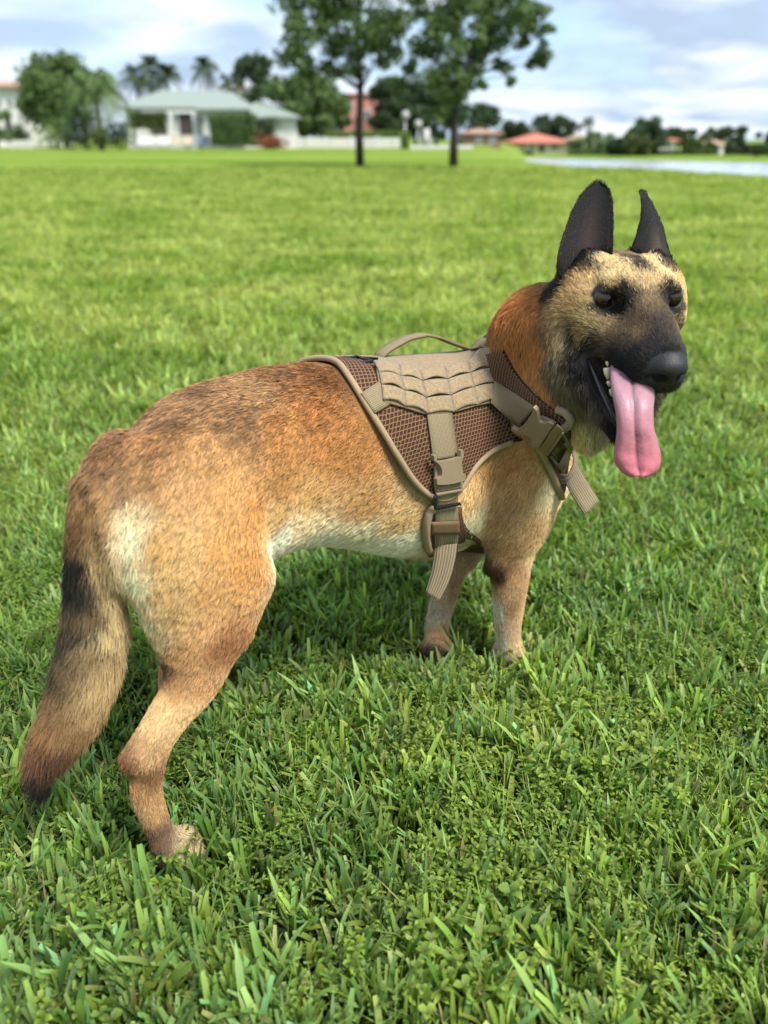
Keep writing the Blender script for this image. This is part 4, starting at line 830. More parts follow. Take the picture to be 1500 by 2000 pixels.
# tongue
def tongue():
    T=np.linspace(0,1,len(TONG)); tt=np.linspace(0,1,34); A=np.array([[*a,*b,d] for a,b,d in TONG]); C=catmull(tt,np.concatenate([T[:,None],A],1)); n=17; G=[]
    for i,(ax,ay,bx,by,d) in enumerate(C):
        row=[]
        for s in np.linspace(-1,1,n):
            x=(ax+bx)/2+(bx-ax)/2*math.sin(s*math.pi/2)*1.0; y=(ay+by)/2+(by-ay)/2*s
            bulge=.011*(s*s)-.0045*math.exp(-((s)/.42)**2)*0+.0034*math.exp(-(s/.075)**2)*min(1,i/6)-.0022*math.exp(-((abs(s)-.5)/.35)**2)+.0005*math.sin(i*1.7+s*5)*math.sin(s*9+i*.6)
            row.append(CAMP+ray(x,y)*(d+bulge))
        G.append(row)
    G=np.array(G); V_,F_,uv=ribbon_mesh(G,.0032); n2=len(V_)//2; t=np.repeat(tt,n); c0=np.array(s2l((158,116,128)));c1=np.array(s2l((190,104,118))); k=np.clip((t-.25)/.6,0,1)[:,None]; c=c0*(1-k)+c1*k
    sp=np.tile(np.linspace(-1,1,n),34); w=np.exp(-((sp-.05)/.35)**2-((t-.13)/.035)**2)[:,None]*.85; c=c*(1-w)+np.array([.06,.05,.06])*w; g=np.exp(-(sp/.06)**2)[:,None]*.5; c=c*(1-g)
    c=np.concatenate([c,c]); m=mat('tongue',(1,1,1),.52,.14,150,.6,300,.35,attr='flesh'); m.node_tree.nodes['Principled BSDF'].inputs['Subsurface Weight'].default_value=.2; m.node_tree.nodes['Principled BSDF'].inputs['Coat Weight'].default_value=.15; m.node_tree.nodes['Principled BSDF'].inputs['Coat Roughness'].default_value=.28; m.node_tree.nodes['Principled BSDF'].inputs['Subsurface Radius'].default_value=(.006,.002,.0015); m.node_tree.nodes['Principled BSDF'].inputs['Subsurface Scale'].default_value=1
    return mk('tongue',V_,F_,m,dog,colattr={'flesh':c})
tongue()
M_tooth=mat('tooth',(.62,.52,.34),.25,.3,200,spec=.6); M_gum=mat('gum',(.12,.05,.06),.25,.4,120,spec=.6)
for x,y,d,r,l,tx in [(1186,706,.980,4,10,1),(1185,719,.978,7.5,22,3),(1189,744,.972,5,11,2),(1195,760,.968,6,15,1)]:
    p=CAMP+ray(x,y)*d; q=CAMP+ray(x+tx,y+l)*d; k=d/FPX; MB().tube([p,(p+q)/2,q],[r*k,r*k*.9,r*k*.35],8).build('tooth',M_tooth,dog)
P_=[CAMP+ray(x,y)*d for x,y,d in [(1148,700,1.008),(1160,728,.999),(1174,762,.985),(1190,798,.97),(1204,832,.962)]]; MB().tube(P_,[.0015,.0024,.0028,.0026,.002],8).build('lip',mat('wet_black_lip',(.010,.009,.010),.22,.3,200,.9,340,spec=.6),dog)
# claws
M_claw=mat('claw',(.02,.018,.017),.3,.2,50)
for pc,dv,s in ((toD(_g(352,1678)),(1,.05,0),1.),(toD(_g(990,1298)),(1,.15,0),1.),(toD(_g(855,1285)),(1,.35,0),1.),(np.array([.122,-.16,.0]),(1,0,0),.85)):
    d=np.array(dv,float);d/=np.linalg.norm(d); sd=np.cross([0,0,1],d)
    for l,f in ((-.021,.016),(-.008,.027),(.008,.027),(.021,.016)):
        p=pc+sd*l*s+d*(f+.006)*s+[0,0,.013*s]; MB().tube([toW(p),toW(p+d*.010+[0,0,-.002]),toW(p+d*.016+[0,0,-.009])],[.0035,.003,.0008],6).build('claw',M_claw,dog)
# ------------------------------------------------------------ the harness
M_web=None
def web_mat(name,c1,c2,rib=900.,axis=1):
    m=bpy.data.materials.new(name); m.use_nodes=True; nt=m.node_tree; N=nt.nodes.new; L=nt.links.new; b=nt.nodes['Principled BSDF']; b.inputs['Roughness'].default_value=.85; b.inputs['Specular IOR Level'].default_value=.2
    uv=N('ShaderNodeUVMap'); sp=N('ShaderNodeSeparateXYZ'); L(uv.outputs[0],sp.inputs[0])
    def wave(k,f):
        q=N('ShaderNodeMath'); q.operation='MULTIPLY'; q.inputs[1].default_value=f; L(sp.outputs[k],q.inputs[0]); s=N('ShaderNodeMath'); s.operation='SINE'; L(q.outputs[0],s.inputs[0]); r=N('ShaderNodeMapRange'); r.inputs['From Min'].default_value=-1; L(s.outputs[0],r.inputs[0]); return r.outputs[0]
    w1=wave(axis,rib*2.2); w2=wave(1-axis,rib*3.3); mu=N('ShaderNodeMath'); mu.operation='MULTIPLY'; L(w1,mu.inputs[0]); L(w2,mu.inputs[1]); ad=N('ShaderNodeMath'); ad.operation='ADD'; L(w1,ad.inputs[0]); L(mu.outputs[0],ad.inputs[1])
    tc=N('ShaderNodeTexCoord'); n=N('ShaderNodeTexNoise'); n.inputs['Scale'].default_value=900; n.inputs['Detail'].default_value=3; L(tc.outputs['Object'],n.inputs[0]); n3=N('ShaderNodeTexNoise'); n3.inputs['Scale'].default_value=25; L(tc.outputs['Object'],n3.inputs[0])
    a2=N('ShaderNodeMath'); a2.operation='ADD'; L(ad.outputs[0],a2.inputs[0]); L(n.outputs['Fac'],a2.inputs[1]); r=N('ShaderNodeMapRange'); r.inputs['From Min'].default_value=.4; r.inputs['From Max'].default_value=2.0; L(a2.outputs[0],r.inputs[0])
    x=N('ShaderNodeMix'); x.data_type='RGBA'; L(r.outputs[0],x.inputs[0]); x.inputs[6].default_value=(*c2,1); x.inputs[7].default_value=(*c1,1); L(x.outputs[2],b.inputs['Base Color'])
    bp=N('ShaderNodeBump'); bp.inputs['Strength'].default_value=.5; bp.inputs['Distance'].default_value=.0008; L(a2.outputs[0],bp.inputs['Height']); L(bp.outputs[0],b.inputs['Normal']); return m
def hexmesh_mat():
    m=bpy.data.materials.new('brown_spacer_mesh'); m.use_nodes=True; nt=m.node_tree; N=nt.nodes.new; L=nt.links.new; b=nt.nodes['Principled BSDF']; b.inputs['Roughness'].default_value=.8; b.inputs['Specular IOR Level'].default_value=.25
    uv=N('ShaderNodeUVMap'); v=N('ShaderNodeTexVoronoi'); v.feature='DISTANCE_TO_EDGE'; v.inputs['Randomness'].default_value=.16; v.inputs['Scale'].default_value=1
    mp=N('ShaderNodeMapping'); mp.inputs['Scale'].default_value=(150,205,1); L(uv.outputs[0],mp.inputs[0])
    # shear alternate rows into a honeycomb
    sp=N('ShaderNodeSeparateXYZ'); L(mp.outputs[0],sp.inputs[0]); fl=N('ShaderNodeMath'); fl.operation='FLOOR'; L(sp.outputs[1],fl.inputs[0]); mo=N('ShaderNodeMath'); mo.operation='MULTIPLY'; mo.inputs[1].default_value=.5; L(fl.outputs[0],mo.inputs[0]); ad=N('ShaderNodeMath'); ad.operation='ADD'; L(sp.outputs[0],ad.inputs[0]); L(mo.outputs[0],ad.inputs[1]); cx=N('ShaderNodeCombineXYZ')
    sm=N('ShaderNodeMath'); sm.operation='MULTIPLY_ADD'; sm.inputs[1].default_value=.5; L(sp.outputs[1],sm.inputs[0]); L(sp.outputs[0],sm.inputs[2]); L(sm.outputs[0],cx.inputs[0]); L(sp.outputs[1],cx.inputs[1]); L(cx.outputs[0],v.inputs[0])
    r=N('ShaderNodeMapRange'); r.inputs['From Min'].default_value=.10; r.inputs['From Max'].default_value=.20; L(v.outputs['Distance'],r.inputs[0]); x=N('ShaderNodeMix'); x.data_type='RGBA'; L(r.outputs[0],x.inputs[0]); x.inputs[6].default_value=(.175,.098,.052,1); x.inputs[7].default_value=(.038,.012,.005,1); L(x.outputs[2],b.inputs['Base Color'])
    bp=N('ShaderNodeBump'); bp.invert=True; bp.inputs['Strength'].default_value=.8; bp.inputs['Distance'].default_value=.0015; L(r.outputs[0],bp.inputs['Height']); L(bp.outputs[0],b.inputs['Normal']); return m
M_mesh=hexmesh_mat(); M_web=web_mat('olive_tan_webbing',(.28,.225,.135),(.155,.12,.070),1100); M_rib=web_mat('ribbed_tan_webbing',(.27,.215,.135),(.13,.10,.06),700)
M_velcro=mat('tan_loop_fabric',(.31,.225,.128),.95,.22,260,.8,500,.1,col2=(.19,.138,.080)); M_velcro.node_tree.nodes['Principled BSDF'].inputs['Sheen Weight'].default_value=.25
M_pipe=mat('tan_binding',(.33,.235,.145),.8,.15,60,.3,300,.2); M_plastic=mat('tan_plastic',(.225,.170,.105),.42,.08,90,.12,600,.45); M_black=mat('black_plastic',(.012,.012,.014),.3,.2,60,spec=.5); M_band=mat('brown_elastic',(.17,.105,.055),.8,.15,200,.4,900,.2)
har=empty('dog_harness',tuple(toW(np.array([.5,0,.40]))),'tan and brown tactical vest harness buckled round the dog chest','harness')
AXZ=.40
def uphi(p): d=toD(p); return d[0],math.atan2(d[1],d[2]-AXZ)
def surf(u,ph,off):
    o=toW(np.array([u,0,AXZ])); d=toW(np.array([u,math.sin(ph),AXZ+math.cos(ph)]))-o; h_=BV.ray_cast(Vector(o),Vector(d))
    r=(np.array(h_[0])-o)@d if h_[0] is not None else .12
    return o,d,min(r,.215)
VEST=[(660,716),(672,735),(690,762),(712,800),(735,840),(762,888),(790,930),(818,958),(845,972),(872,972),(897,950),(912,922),(930,900),(955,880),(990,865),(1020,860),(1040,863),(1030,838),(1008,800),(988,760),(974,724),(968,700)]
vp=[uphi(hit(x,y)[0]) for x,y in VEST]
RB=.13
vp[0]=(vp[0][0],max(vp[0][1],.02))
right=[(u,ph) for u,ph in vp]; ua,ub=right[0][0],right[-1][0]
loop=[(ua,0.)]+right[:]+[(ub,0.)]+[(u,-p) for u,p in right[::-1]]
L2=np.array([(u,p*RB) for u,p in loop]); 
# resample boundary
def resample(P,step,closed=True):
    P=np.array(P,float); Q=np.concatenate([P,P[:1]]) if closed else P; s=np.concatenate([[0],np.cumsum(np.linalg.norm(np.diff(Q,axis=0),axis=1))]); n=max(3,int(s[-1]/step)); t=np.linspace(0,s[-1],n+1); R_=np.stack([np.interp(t,s,Q[:,k]) for k in range(Q.shape[1])],1); return R_[:-1] if closed else R_
B2=resample(L2,.007)
for _ in range(2): B2=(np.roll(B2,1,0)+2*B2+np.roll(B2,-1,0))/4
def inside(P,poly):
    x,y=P[:,0],P[:,1]; c=np.zeros(len(P),bool); j=len(poly)-1
    for i in range(len(poly)):
        xi,yi=poly[i];xj,yj=poly[j]; k=((yi>y)!=(yj>y))&(x<(xj-xi)*(y-yi)/(yj-yi+1e-12)+xi); c^=k; j=i
    return c
gx_,gy_=np.meshgrid(np.arange(B2[:,0].min(),B2[:,0].max(),.007),np.arange(B2[:,1].min(),B2[:,1].max(),.007)); gp=np.stack([gx_.ravel(),gy_.ravel()],1); gp=gp[inside(gp,B2)]
dmin=np.sqrt(((gp[:,None]-B2[None])**2).sum(2)).min(1); gp=gp[dmin>.004]
allp=[Vector(p) for p in np.concatenate([B2,gp])]; nb=len(B2)
rv,re_,rf_,*_r=delaunay_2d_cdt(allp,[],[list(range(nb))],1,1e-6)
P2=np.array([tuple(v) for v in rv]); 
OD=[surf(u,p/RB,0) for u,p in P2]; R0=np.array([r for _,_,r in OD])
# smooth the radius field
from mathutils.kdtree import KDTree
kd=KDTree(len(P2)); 
for i,p in enumerate(P2): kd.insert((p[0],p[1],0),i)
kd.balance(); NB=[[j for _,j,_ in kd.find_n((p[0],p[1],0),14)] for p in P2]
for _ in range(4): R0=np.maximum(R0*0+np.array([R0[n_].mean() for n_ in NB]),0)
R1=np.array([max(r,OD[i][2]+.001) for i,r in enumerate(R0)])
VV=np.array([o+d*(r+.007) for (o,d,_),r in zip(OD,R1)])
FF=[tuple(f) for f in rf_]
fnv=np.cross(VV[[f[1] for f in FF]]-VV[[f[0] for f in FF]],VV[[f[2] for f in FF]]-VV[[f[0] for f in FF]]); cen=toW(np.array([.5,0,.4])); 
FF=[f if np.dot(n_,VV[f[0]]-cen)>0 else f[::-1] for f,n_ in zip(FF,fnv)]
vest=mk('vest_panel',VV,FF,M_mesh,har,uv=P2); so=vest.modifiers.new('thick','SOLIDIFY'); so.thickness=.005; so.offset=-1
# binding along the edges except across the neck edge
VB=BVHTree.FromPolygons([tuple(v) for v in VV],FF)
def on(u,p,off):
    o,d,r=surf(u,p/RB,0); h_=VB.ray_cast(Vector(o),Vector(d)); r2=(np.array(h_[0])-o)@d if h_[0] is not None else r+.010; return o+d*(r2+off)
bl=[]
for i in range(nb): o,d,r=OD[i]; bl.append(o+d*(R1[i]+.006))
bl=np.array(bl); bl=(np.roll(bl,1,0)+2*bl+np.roll(bl,-1,0))/4; bl=(np.roll(bl,1,0)+2*bl+np.roll(bl,-1,0))/4
fl2=resample(np.array([(u,p*RB) for u,p in vp[-6:]]),.004,False); fl2=np.concatenate([fl2,fl2*[1,-1]])
skip=(np.sqrt(((B2[:,None]-fl2[None])**2).sum(2)).min(1)<.006)|((np.abs(B2[:,1])<.01)&(B2[:,0]>ub-.03))
st=int(np.argmax(skip)); order=[(st+i)%nb for i in range(nb)]; runs=[];cur=[]
for i in order:
    if skip[i]:
        if len(cur)>3: runs.append(cur)
        cur=[]
    else: cur.append(i)
if len(cur)>3: runs.append(cur)
for r_ in runs: MB().tube(bl[r_],.0043,8).build('binding',M_pipe,har)
def hv(x,y,off,tow=(870,850)):
    "point on vest or body at a photo position, lifted along the surface normal"
    d=Vector(ray(x,y)).normalized(); a=BV.ray_cast(VC,d); b=VB.ray_cast(VC,d); best=None
    for q in (a,b):
        if q[0] is not None and (best is None or q[3]<best[3]): best=q
    if best is None or best[3]>2.2:
        for t in np.linspace(0.02,1,50):
            d2=Vector(ray(x+(tow[0]-x)*t,y+(tow[1]-y)*t)).normalized(); a=BV.ray_cast(VC,d2); b=VB.ray_cast(VC,d2)
            q=[k for k in (a,b) if k[0] is not None and k[3]<2.2]
            if q:
                q=min(q,key=lambda k:k[3]); dep=(np.array(q[0])-CAMP)@FW; return CAMP+ray(x,y)*dep-np.array(d)*off
        return CAMP+ray(x,y)*1.2
    n=np.array(best[1]); n=n if n@np.array(d)<0 else -n
    return np.array(best[0])-np.array(d)*off
def smoothG(G,it=2):
    for _ in range(it):
        H=G.copy(); H[1:-1]=(G[:-2]+2*G[1:-1]+G[2:])/4; G=H; H=G.copy(); H[:,1:-1]=(G[:,:-2]+2*G[:,1:-1]+G[:,2:])/4; G=H
    return G
def strap(name,edges,off,th,m,parent=None,nw=5,step=6,lab=None,bulge=0.,it=2):
    "edges: list of ((xl,yl),(xr,yr)) across the webbing"
    E_=np.array([[*a,*b] for a,b in edges],float); R_=resample(E_,step*1.5,False); G=[]
    for k,row in enumerate(R_):
        t=k/(len(R_)-1); G.append([hv(row[0]+(row[2]-row[0])*s,row[1]+(row[3]-row[1])*s,off+bulge*math.sin(math.pi*t)) for s in np.linspace(0,1,nw)])
    G=smoothG(np.array(G),it); V_,F_,uv=ribbon_mesh(G,th); o=mk(name,V_,F_,m,parent or har,uv=uv)
    if lab: o['label']=lab
    return o
def free(name,edges,th,m,parent=None,nw=5):
    E_=np.array([[a[0],a[1],b[0],b[1],a[2],b[2]] for a,b in edges],float); n=len(E_); R_=catmull(np.linspace(0,n-1,(n-1)*5+1),np.concatenate([np.arange(n)[:,None],E_],1)); G=[]
    for row in R_: G.append([CAMP+ray(row[0]+(row[2]-row[0])*s,row[1]+(row[3]-row[1])*s)*(row[4]+(row[5]-row[4])*s) for s in np.linspace(0,1,nw)])
    V_,F_,uv=ribbon_mesh(np.array(G),th); return mk(name,V_,F_,m,parent or har,uv=uv)
strap('strap',[((705,768),(732,808)),((745,742),(760,792))],.005,.0022,M_web,lab='short strap behind the loop panel')
strap('strap',[((966,744),(958,786)),((1000,765),(982,808)),((1046,796),(1012,834))],.0125,.0025,M_web,lab='diagonal shoulder strap')
strap('strap',[((834,808),(882,806)),((840,850),(888,846)),((846,900),(894,892))],.005,.0025,M_web,lab='upright strap above the side buckle')
# loop panel across the back
def zpx(L): return [(640+x/4.1667,630+y/4.1667) for x,y in L]
R0_=zpx([(372,352),(575,372),(742,428),(942,402),(1132,352),(1300,285)])
R1_=zpx([(408,440),(582,470),(757,508),(962,492),(1150,440),(1327,398)])
R2_=zpx([(425,540),(607,582),(782,640),(985,618),(1172,550),(1370,520)])
R3_=zpx([(435,662),(615,708),(795,765),(1005,747),(1202,688),(1388,655)])
Rt=zpx([(378,300),(560,290),(720,285),(915,262),(1090,215),(1285,215)])
def bil(a,b,c,d,s,t): return tuple((np.array(a)*(1-s)+np.array(b)*s)*(1-t)+(np.array(d)*(1-s)+np.array(c)*s)*t)
base=[];n=22
for k in range(8):
    row=[]
    for i in range(n):
        s=i/(n-1)*5; c=min(int(s),4); f=s-c; t=k/7
        def L_(R_): return np.array(R_[c])*(1-f)+np.array(R_[c+1])*f
        q=L_(Rt)*(1-t)+L_(R3_)*t; u_,ph_=uphi(hv(q[0],q[1],0,tow=(q[0]+5,q[1]+60))); row.append((u_,max(ph_,.02)*RB))
    base.append(row)
buv=np.array(base); base=np.array([[on(u_,p_,.004) for u_,p_ in r_] for r_ in buv])
base0=[on(u_,0.,.004) for u_,p_ in buv[0]]
# carry the panel over the spine to the far side by mirroring its upper rows
far=[]
for k in range(0,7):
    far.append([on(u_,-p_,.004) for u_,p_ in buv[k]])
top=[p for p in base[0]]
G=np.concatenate([np.array(far)[::-1],np.array(base0)[None],base]); G=smoothG(G,1); V_,F_,uv=ribbon_mesh(G,.003); panel=mk('loop_panel',V_,F_,M_velcro,har,uv=uv)
for ri,(A,B) in enumerate(((R0_,R1_),(R1_,R2_),(R2_,R3_))):
    for c in range(5):
        G=[]; a,b,cc2,d=np.array(A[c]),np.array(A[c+1]),np.array(B[c+1]),np.array(B[c])
        slit=RNG.random()*.5+.6
        for j in range(7):
            t=j/6; row=[]
            for i in range(9):
                s=.012+.976*i/8; arch=math.sin(math.pi*s)
                tt=t
                q=(a*(1-s)+b*s)*(1-t)+(d*(1-s)+cc2*s)*t
                # lower edge arches up a little and leaves a dark slit
                q=q+np.array([0,-4.2*arch*slit])*(t**3) + np.array([0,1.2])*( (1-t)**3)*(1 if ri else 0)
                u_,ph_=uphi(hv(q[0],q[1],0,tow=(q[0],q[1]+60))); row.append(on(u_,ph_*RB,.0070+.0028*arch*slit))
            G.append(row)
        G=smoothG(np.array(G),1); V_,F_,uv=ribbon_mesh(G,.0024); mk('webbing_loop',V_,F_,M_velcro,panel,uv=uv)
        # black tube stands in for the shade in the gap below the edge
    slp=[]
    for s in np.linspace(.03,.97,24):
        u_,ph_=uphi(hv(np.interp(s*5,range(6),[q[0] for q in B]),np.interp(s*5,range(6),[q[1] for q in B])-1.5,0)); slp.append(on(u_,ph_*RB,.0055))
    if ri<2: MB().tube(slp,.0024,5).build('slit_shade',M_black,panel)
# moulded buckles
def slab(poly,cx,cy,off,th,m,name,parent,bev=.0016,holes=None):
    o,_n=np.array(hv(cx,cy,0)),None
    pts=[hv(cx+dx,cy+dy,0) for dx,dy in ((22,0),(-22,0),(0,26),(0,-26))]; n=np.cross(pts[0]-pts[1],pts[2]-pts[3]); n/=np.linalg.norm(n); n=n if n@(CAMP-o)>0 else -n
    def pl(x,y,of):
        r=ray(x,y); t=((o+n*of-CAMP)@n)/(r@n); return CAMP+r*t
    bm=bmesh.new(); c=np.array([cx,cy]); P=np.array(poly,float)
    f=bm.faces.new([bm.verts.new(pl(x,y,off)) for x,y in P]); ex=bmesh.ops.extrude_face_region(bm,geom=[f]); vs=[v for v in ex['geom'] if isinstance(v,bmesh.types.BMVert)]; bmesh.ops.translate(bm,verts=vs,vec=Vector(n*th)); bmesh.ops.recalc_face_normals(bm,faces=bm.faces[:])
    me=bpy.data.meshes.new(name); org=worldloc(parent); bmesh.ops.translate(bm,verts=bm.verts[:],vec=-org); bm.to_mesh(me); bm.free(); me.materials.append(m); ob=bpy.data.objects.new(name,me); COL.objects.link(ob); ob.parent=parent
    b=ob.modifiers.new('bevel','BEVEL'); b.width=bev; b.segments=3; b.limit_method='ANGLE'; b.angle_limit=math.radians(35); me.polygons.foreach_set('use_smooth',[True]*len(me.polygons)); 
    w=ob.modifiers.new('wn','WEIGHTED_NORMAL'); return ob
def arc(p0,p1,pm,n=6):
    p0,p1,pm=map(np.array,(p0,p1,pm)); return [tuple((1-t)**2*p0+2*t*(1-t)*pm+t*t*p1) for t in np.linspace(0,1,n)]
def z8(L): return [(780+x/5,780+y/5) for x,y in L]
upper=z8([(300,540),(318,530),(330,560)]+arc((335,598),(560,555),(450,592))+[(565,490),(580,480),(594,500),(592,560)]+arc((575,600),(548,650),(590,610))+arc((550,670),(596,712),(560,705))+[(614,722),(610,775)]+arc((600,785),(350,825),(470,830))+[(335,822),(332,772)]+arc((338,760),(382,712),(385,760))+arc((380,680),(332,610),(370,640))+[(305,590)])
B1=slab(upper,870,920,.007,.0075,M_plastic,'buckle',har)
inner=z8([(330,650),(345,640),(590,600),(596,640),(612,770),(600,790),(345,830),(328,770)]); slab(inner,870,920,.002,.0048,M_plastic,'buckle_socket',B1)
fr=z8([(330,825),(612,780),(606,885),(598,895),(365,935),(350,930)]); slab(fr,870,945,.002,.003,M_plastic,'buckle_frame',B1)
strap('strap',[(z8([(368,842)])[0],z8([(600,800)])[0]),(z8([(370,908)])[0],z8([(602,868)])[0])],.0085,.0025,M_web,lab='webbing wound through the buckle frame')
slab(z8([(352,912),(604,868),(606,886),(354,934)]),868,960,.006,.004,M_plastic,'buckle_bar',B1,bev=.001)
strap('strap',[((852,964),(894,958)),((850,990),(893,982)),((850,1022),(895,1020))],.0105,.0025,M_web,lab='webbing below the side buckle')
slab(z8([(328,940),(350,932),(358,1040),(590,1000),(592,1020),(345,1072),(330,1060)]),868,980,.011,.004,M_black,'strap_slider',har,bev=.001)
# belly pad, elastic keeper and hanging tail
G=[]
for t in np.linspace(0,1,9):
    l=catmull(np.array([t]),[(0,846,990),(.3,833,1012),(.6,831,1045),(1,838,1086)])[0]; r=catmull(np.array([t]),[(0,900,990),(.3,905,1025),(.6,935,1050),(1,946,1079)])[0]
    if t>.6: l=l
    G.append([hv(l[0]+(r[0]-l[0])*s,l[1]+(r[1]-l[1])*s-(6*s*(1-s)*4*t),.003,tow=(870,960)) for s in np.linspace(0,1,11)])
V_,F_,uv=ribbon_mesh(smoothG(np.array(G),1),.005); mk('belly_pad',V_,F_,M_mesh,har,uv=uv)
P_=[hv(x,y,.006,tow=(870,960)) for x,y in resample([(848,990),(838,1002),(833,1020),(832,1050),(836,1070),(841,1078)],5,False)]; MB().tube(P_,.0065,8).build('binding',M_pipe,har)
strap('elastic_keeper',[((842,1020),(842,1044)),((870,1019),(870,1044)),((897,1018),(897,1043))],.0145,.0022,M_band)
strap('strap',[((850,1022),(895,1020)),((849,1048),(895,1046)),((849,1072),(893,1068))],.0105,.0025,M_rib,lab='ribbed webbing below the elastic keeper')
dp=(hv(870,1062,.011)-CAMP)@FW
free('strap_tail',[((849,1066,dp),(893,1062,dp-.003)),((846,1095,dp-.002),(889,1092,dp-.010)),((840,1125,dp-.004),(877,1135,dp-.014)),((830,1158,dp-.006),(857,1175,dp-.014))],.0022,M_rib)
# shoulder buckle
def z7(L): return [(960+x/6.25,720+y/6.25) for x,y in L]
ub_=z7([(268,692),(285,682)]+arc((345,718),(540,470),(470,640))+[(530,440),(548,432),(585,475),(598,540)]+arc((612,590),(700,620),(635,640))+[(735,612),(795,645)]+arc((790,670),(600,930),(700,800))+[(560,945),(500,890)]+arc((515,870),(440,780),(530,790))+[(345,770),(275,725)])
B2_=slab(ub_,1056,835,.014,.0075,M_plastic,'buckle',har)
slab(z7([(410,785),(480,780),(700,590),(640,560),(620,545),(800,650),(850,690),(560,950),(490,905)][0:2]+[(620,560),(760,620),(800,655),(560,948),(495,900)]),1056,835,.009,.0048,M_plastic,'buckle_socket',B2_)
slab(z7([(555,945),(600,930),(800,665),(888,745),(890,775),(700,1040),(675,1048)]),1075,860,.009,.003,M_plastic,'buckle_frame',B2_)
strap('strap',[(z7([(800,690)])[0],z7([(608,930)])[0]),(z7([(862,760)])[0],z7([(668,1005)])[0])],.014,.0025,M_web,lab='webbing wound through the shoulder buckle frame')
slab(z7([(868,765),(890,770),(700,1042),(676,1020)]),1085,870,.012,.004,M_plastic,'buckle_bar',B2_,bev=.001)
strap('strap',[(z7([(880,800)])[0],z7([(720,1035)])[0]),(z7([(925,880)])[0],z7([(800,1140)])[0]),(z7([(975,960)])[0],z7([(845,1240)])[0])],.012,.0025,M_web,lab='webbing beyond the shoulder buckle')
slab(z7([(690,1050),(708,1040),(805,1135),(930,910),(960,925),(985,965),(852,1250),(835,1245)]),1090,890,.014,.004,M_black,'strap_slider',har,bev=.001)
dd=(hv(1092,930,.006)-CAMP)@FW
free('strap_loop',[((1088,924,dd),(1095,946,dd)),((1108,925,dd-.012),(1111,940,dd-.012)),((1119,908,dd-.004),(1124,918,dd-.006)),((1118,885,dd+.008),(1126,892,dd+.008)),((1112,868,dd+.012),(1120,868,dd+.014))],.0025,M_rib)
free('strap_tail',[((1103,938,dd-.010),(1124,898,dd+.004)),((1112,958,dd-.012),(1136,922,dd)),((1124,978,dd-.014),(1150,946,dd-.004)),((1142,1006,dd-.016),(1170,978,dd-.006))],.0022,M_rib)
P_=[hv(x,y,.006,tow=(1050,900)) for x,y in resample([(1088,800),(1104,806),(1114,818),(1112,830),(1100,838)],4,False)]; MB().tube(P_,.0062,8).build('binding',M_pipe,har)
# neck panel: from the shoulder strap to the neck edge and down the chest
FP0=[((945,694),(982,684)),((956,736),(1000,720)),((978,772),(1020,746)),((1010,805),(1054,781)),((1028,838),(1084,802)),((1044,864),(1108,824)),((1062,890),(1113,850)),((1076,922),(1112,880)),((1090,952),(1106,925)),((1098,972),(1103,955))]
E_=resample(np.array([[*a,*b] for a,b in FP0],float),9,False); G=smoothG(np.array([[hv(r[0]+(r[2]-r[0])*s,r[1]+(r[3]-r[1])*s,.006,tow=(1040,850)) for s in np.linspace(0,1,9)] for r in E_]),2); V_,F_,uv=ribbon_mesh(G,.005); mk('neck_panel',V_,F_,M_mesh,har,uv=uv)
MB().tube([p+(CAMP-p)/np.linalg.norm(CAMP-p)*.003 for p in G[len(G)//2+1:,0]],.0055,8).build('binding',M_pipe,har)
# carrying handle
hp_=[(738,700,0),(744,690,0),(752,683,0),(765,675,0),(794,659,0),(827,652,0),(856,658,0),(885,670,0),(911,679,0),(928,687,0)]
c=np.array([PR(x,y,-.004) for x,y,_ in hp_]); c=resample(c,.008,False); G=np.array([[toW(p+np.array([0,s*.010,-.0012*abs(s)])) for s in np.linspace(-1,1,5)] for p in c]); V_,F_,uv=ribbon_mesh(G,.0035); mk('handle',V_,F_,M_web,har,uv=uv)
c=np.array([PR(x,y,.0) for x,y in [(926,686),(934,680),(942,668),(950,664),(958,664)]]); c=resample(c,.006,False); G=np.array([[toW(p+np.array([0,s*.0125,0])) for s in np.linspace(-1,1,5)] for p in c]); V_,F_,uv=ribbon_mesh(G,.003); mk('strap',V_,F_,M_web,har,uv=uv)
def plate(c,u,w,t,m,name,slots=True):
    "ladder lock: two rails and three bars"
    c=np.array(c);u=np.array(u)/np.linalg.norm(u); r=np.array([0,1,0.]); n=np.cross(u,r); mb=MB()
    def bar(a,b,rad): mb.tube([toW(a),toW(b)],rad,8)
    L_=.030
    for s in (-1,1): bar(c+r*s*w-u*L_/2,c+r*s*w+u*L_/2,t)
    for q in (-.5,0,.5): bar(c-r*w+u*L_*q,c+r*w+u*L_*q,t*.85)
    return mb.build(name,m,har)
plate(PR(962,664,0),(1,0,.55),.016,.0035,M_black,'ladder_lock'); plate(PR(695,705,0),(1,0,.02),.016,.003,M_black,'ladder_lock')
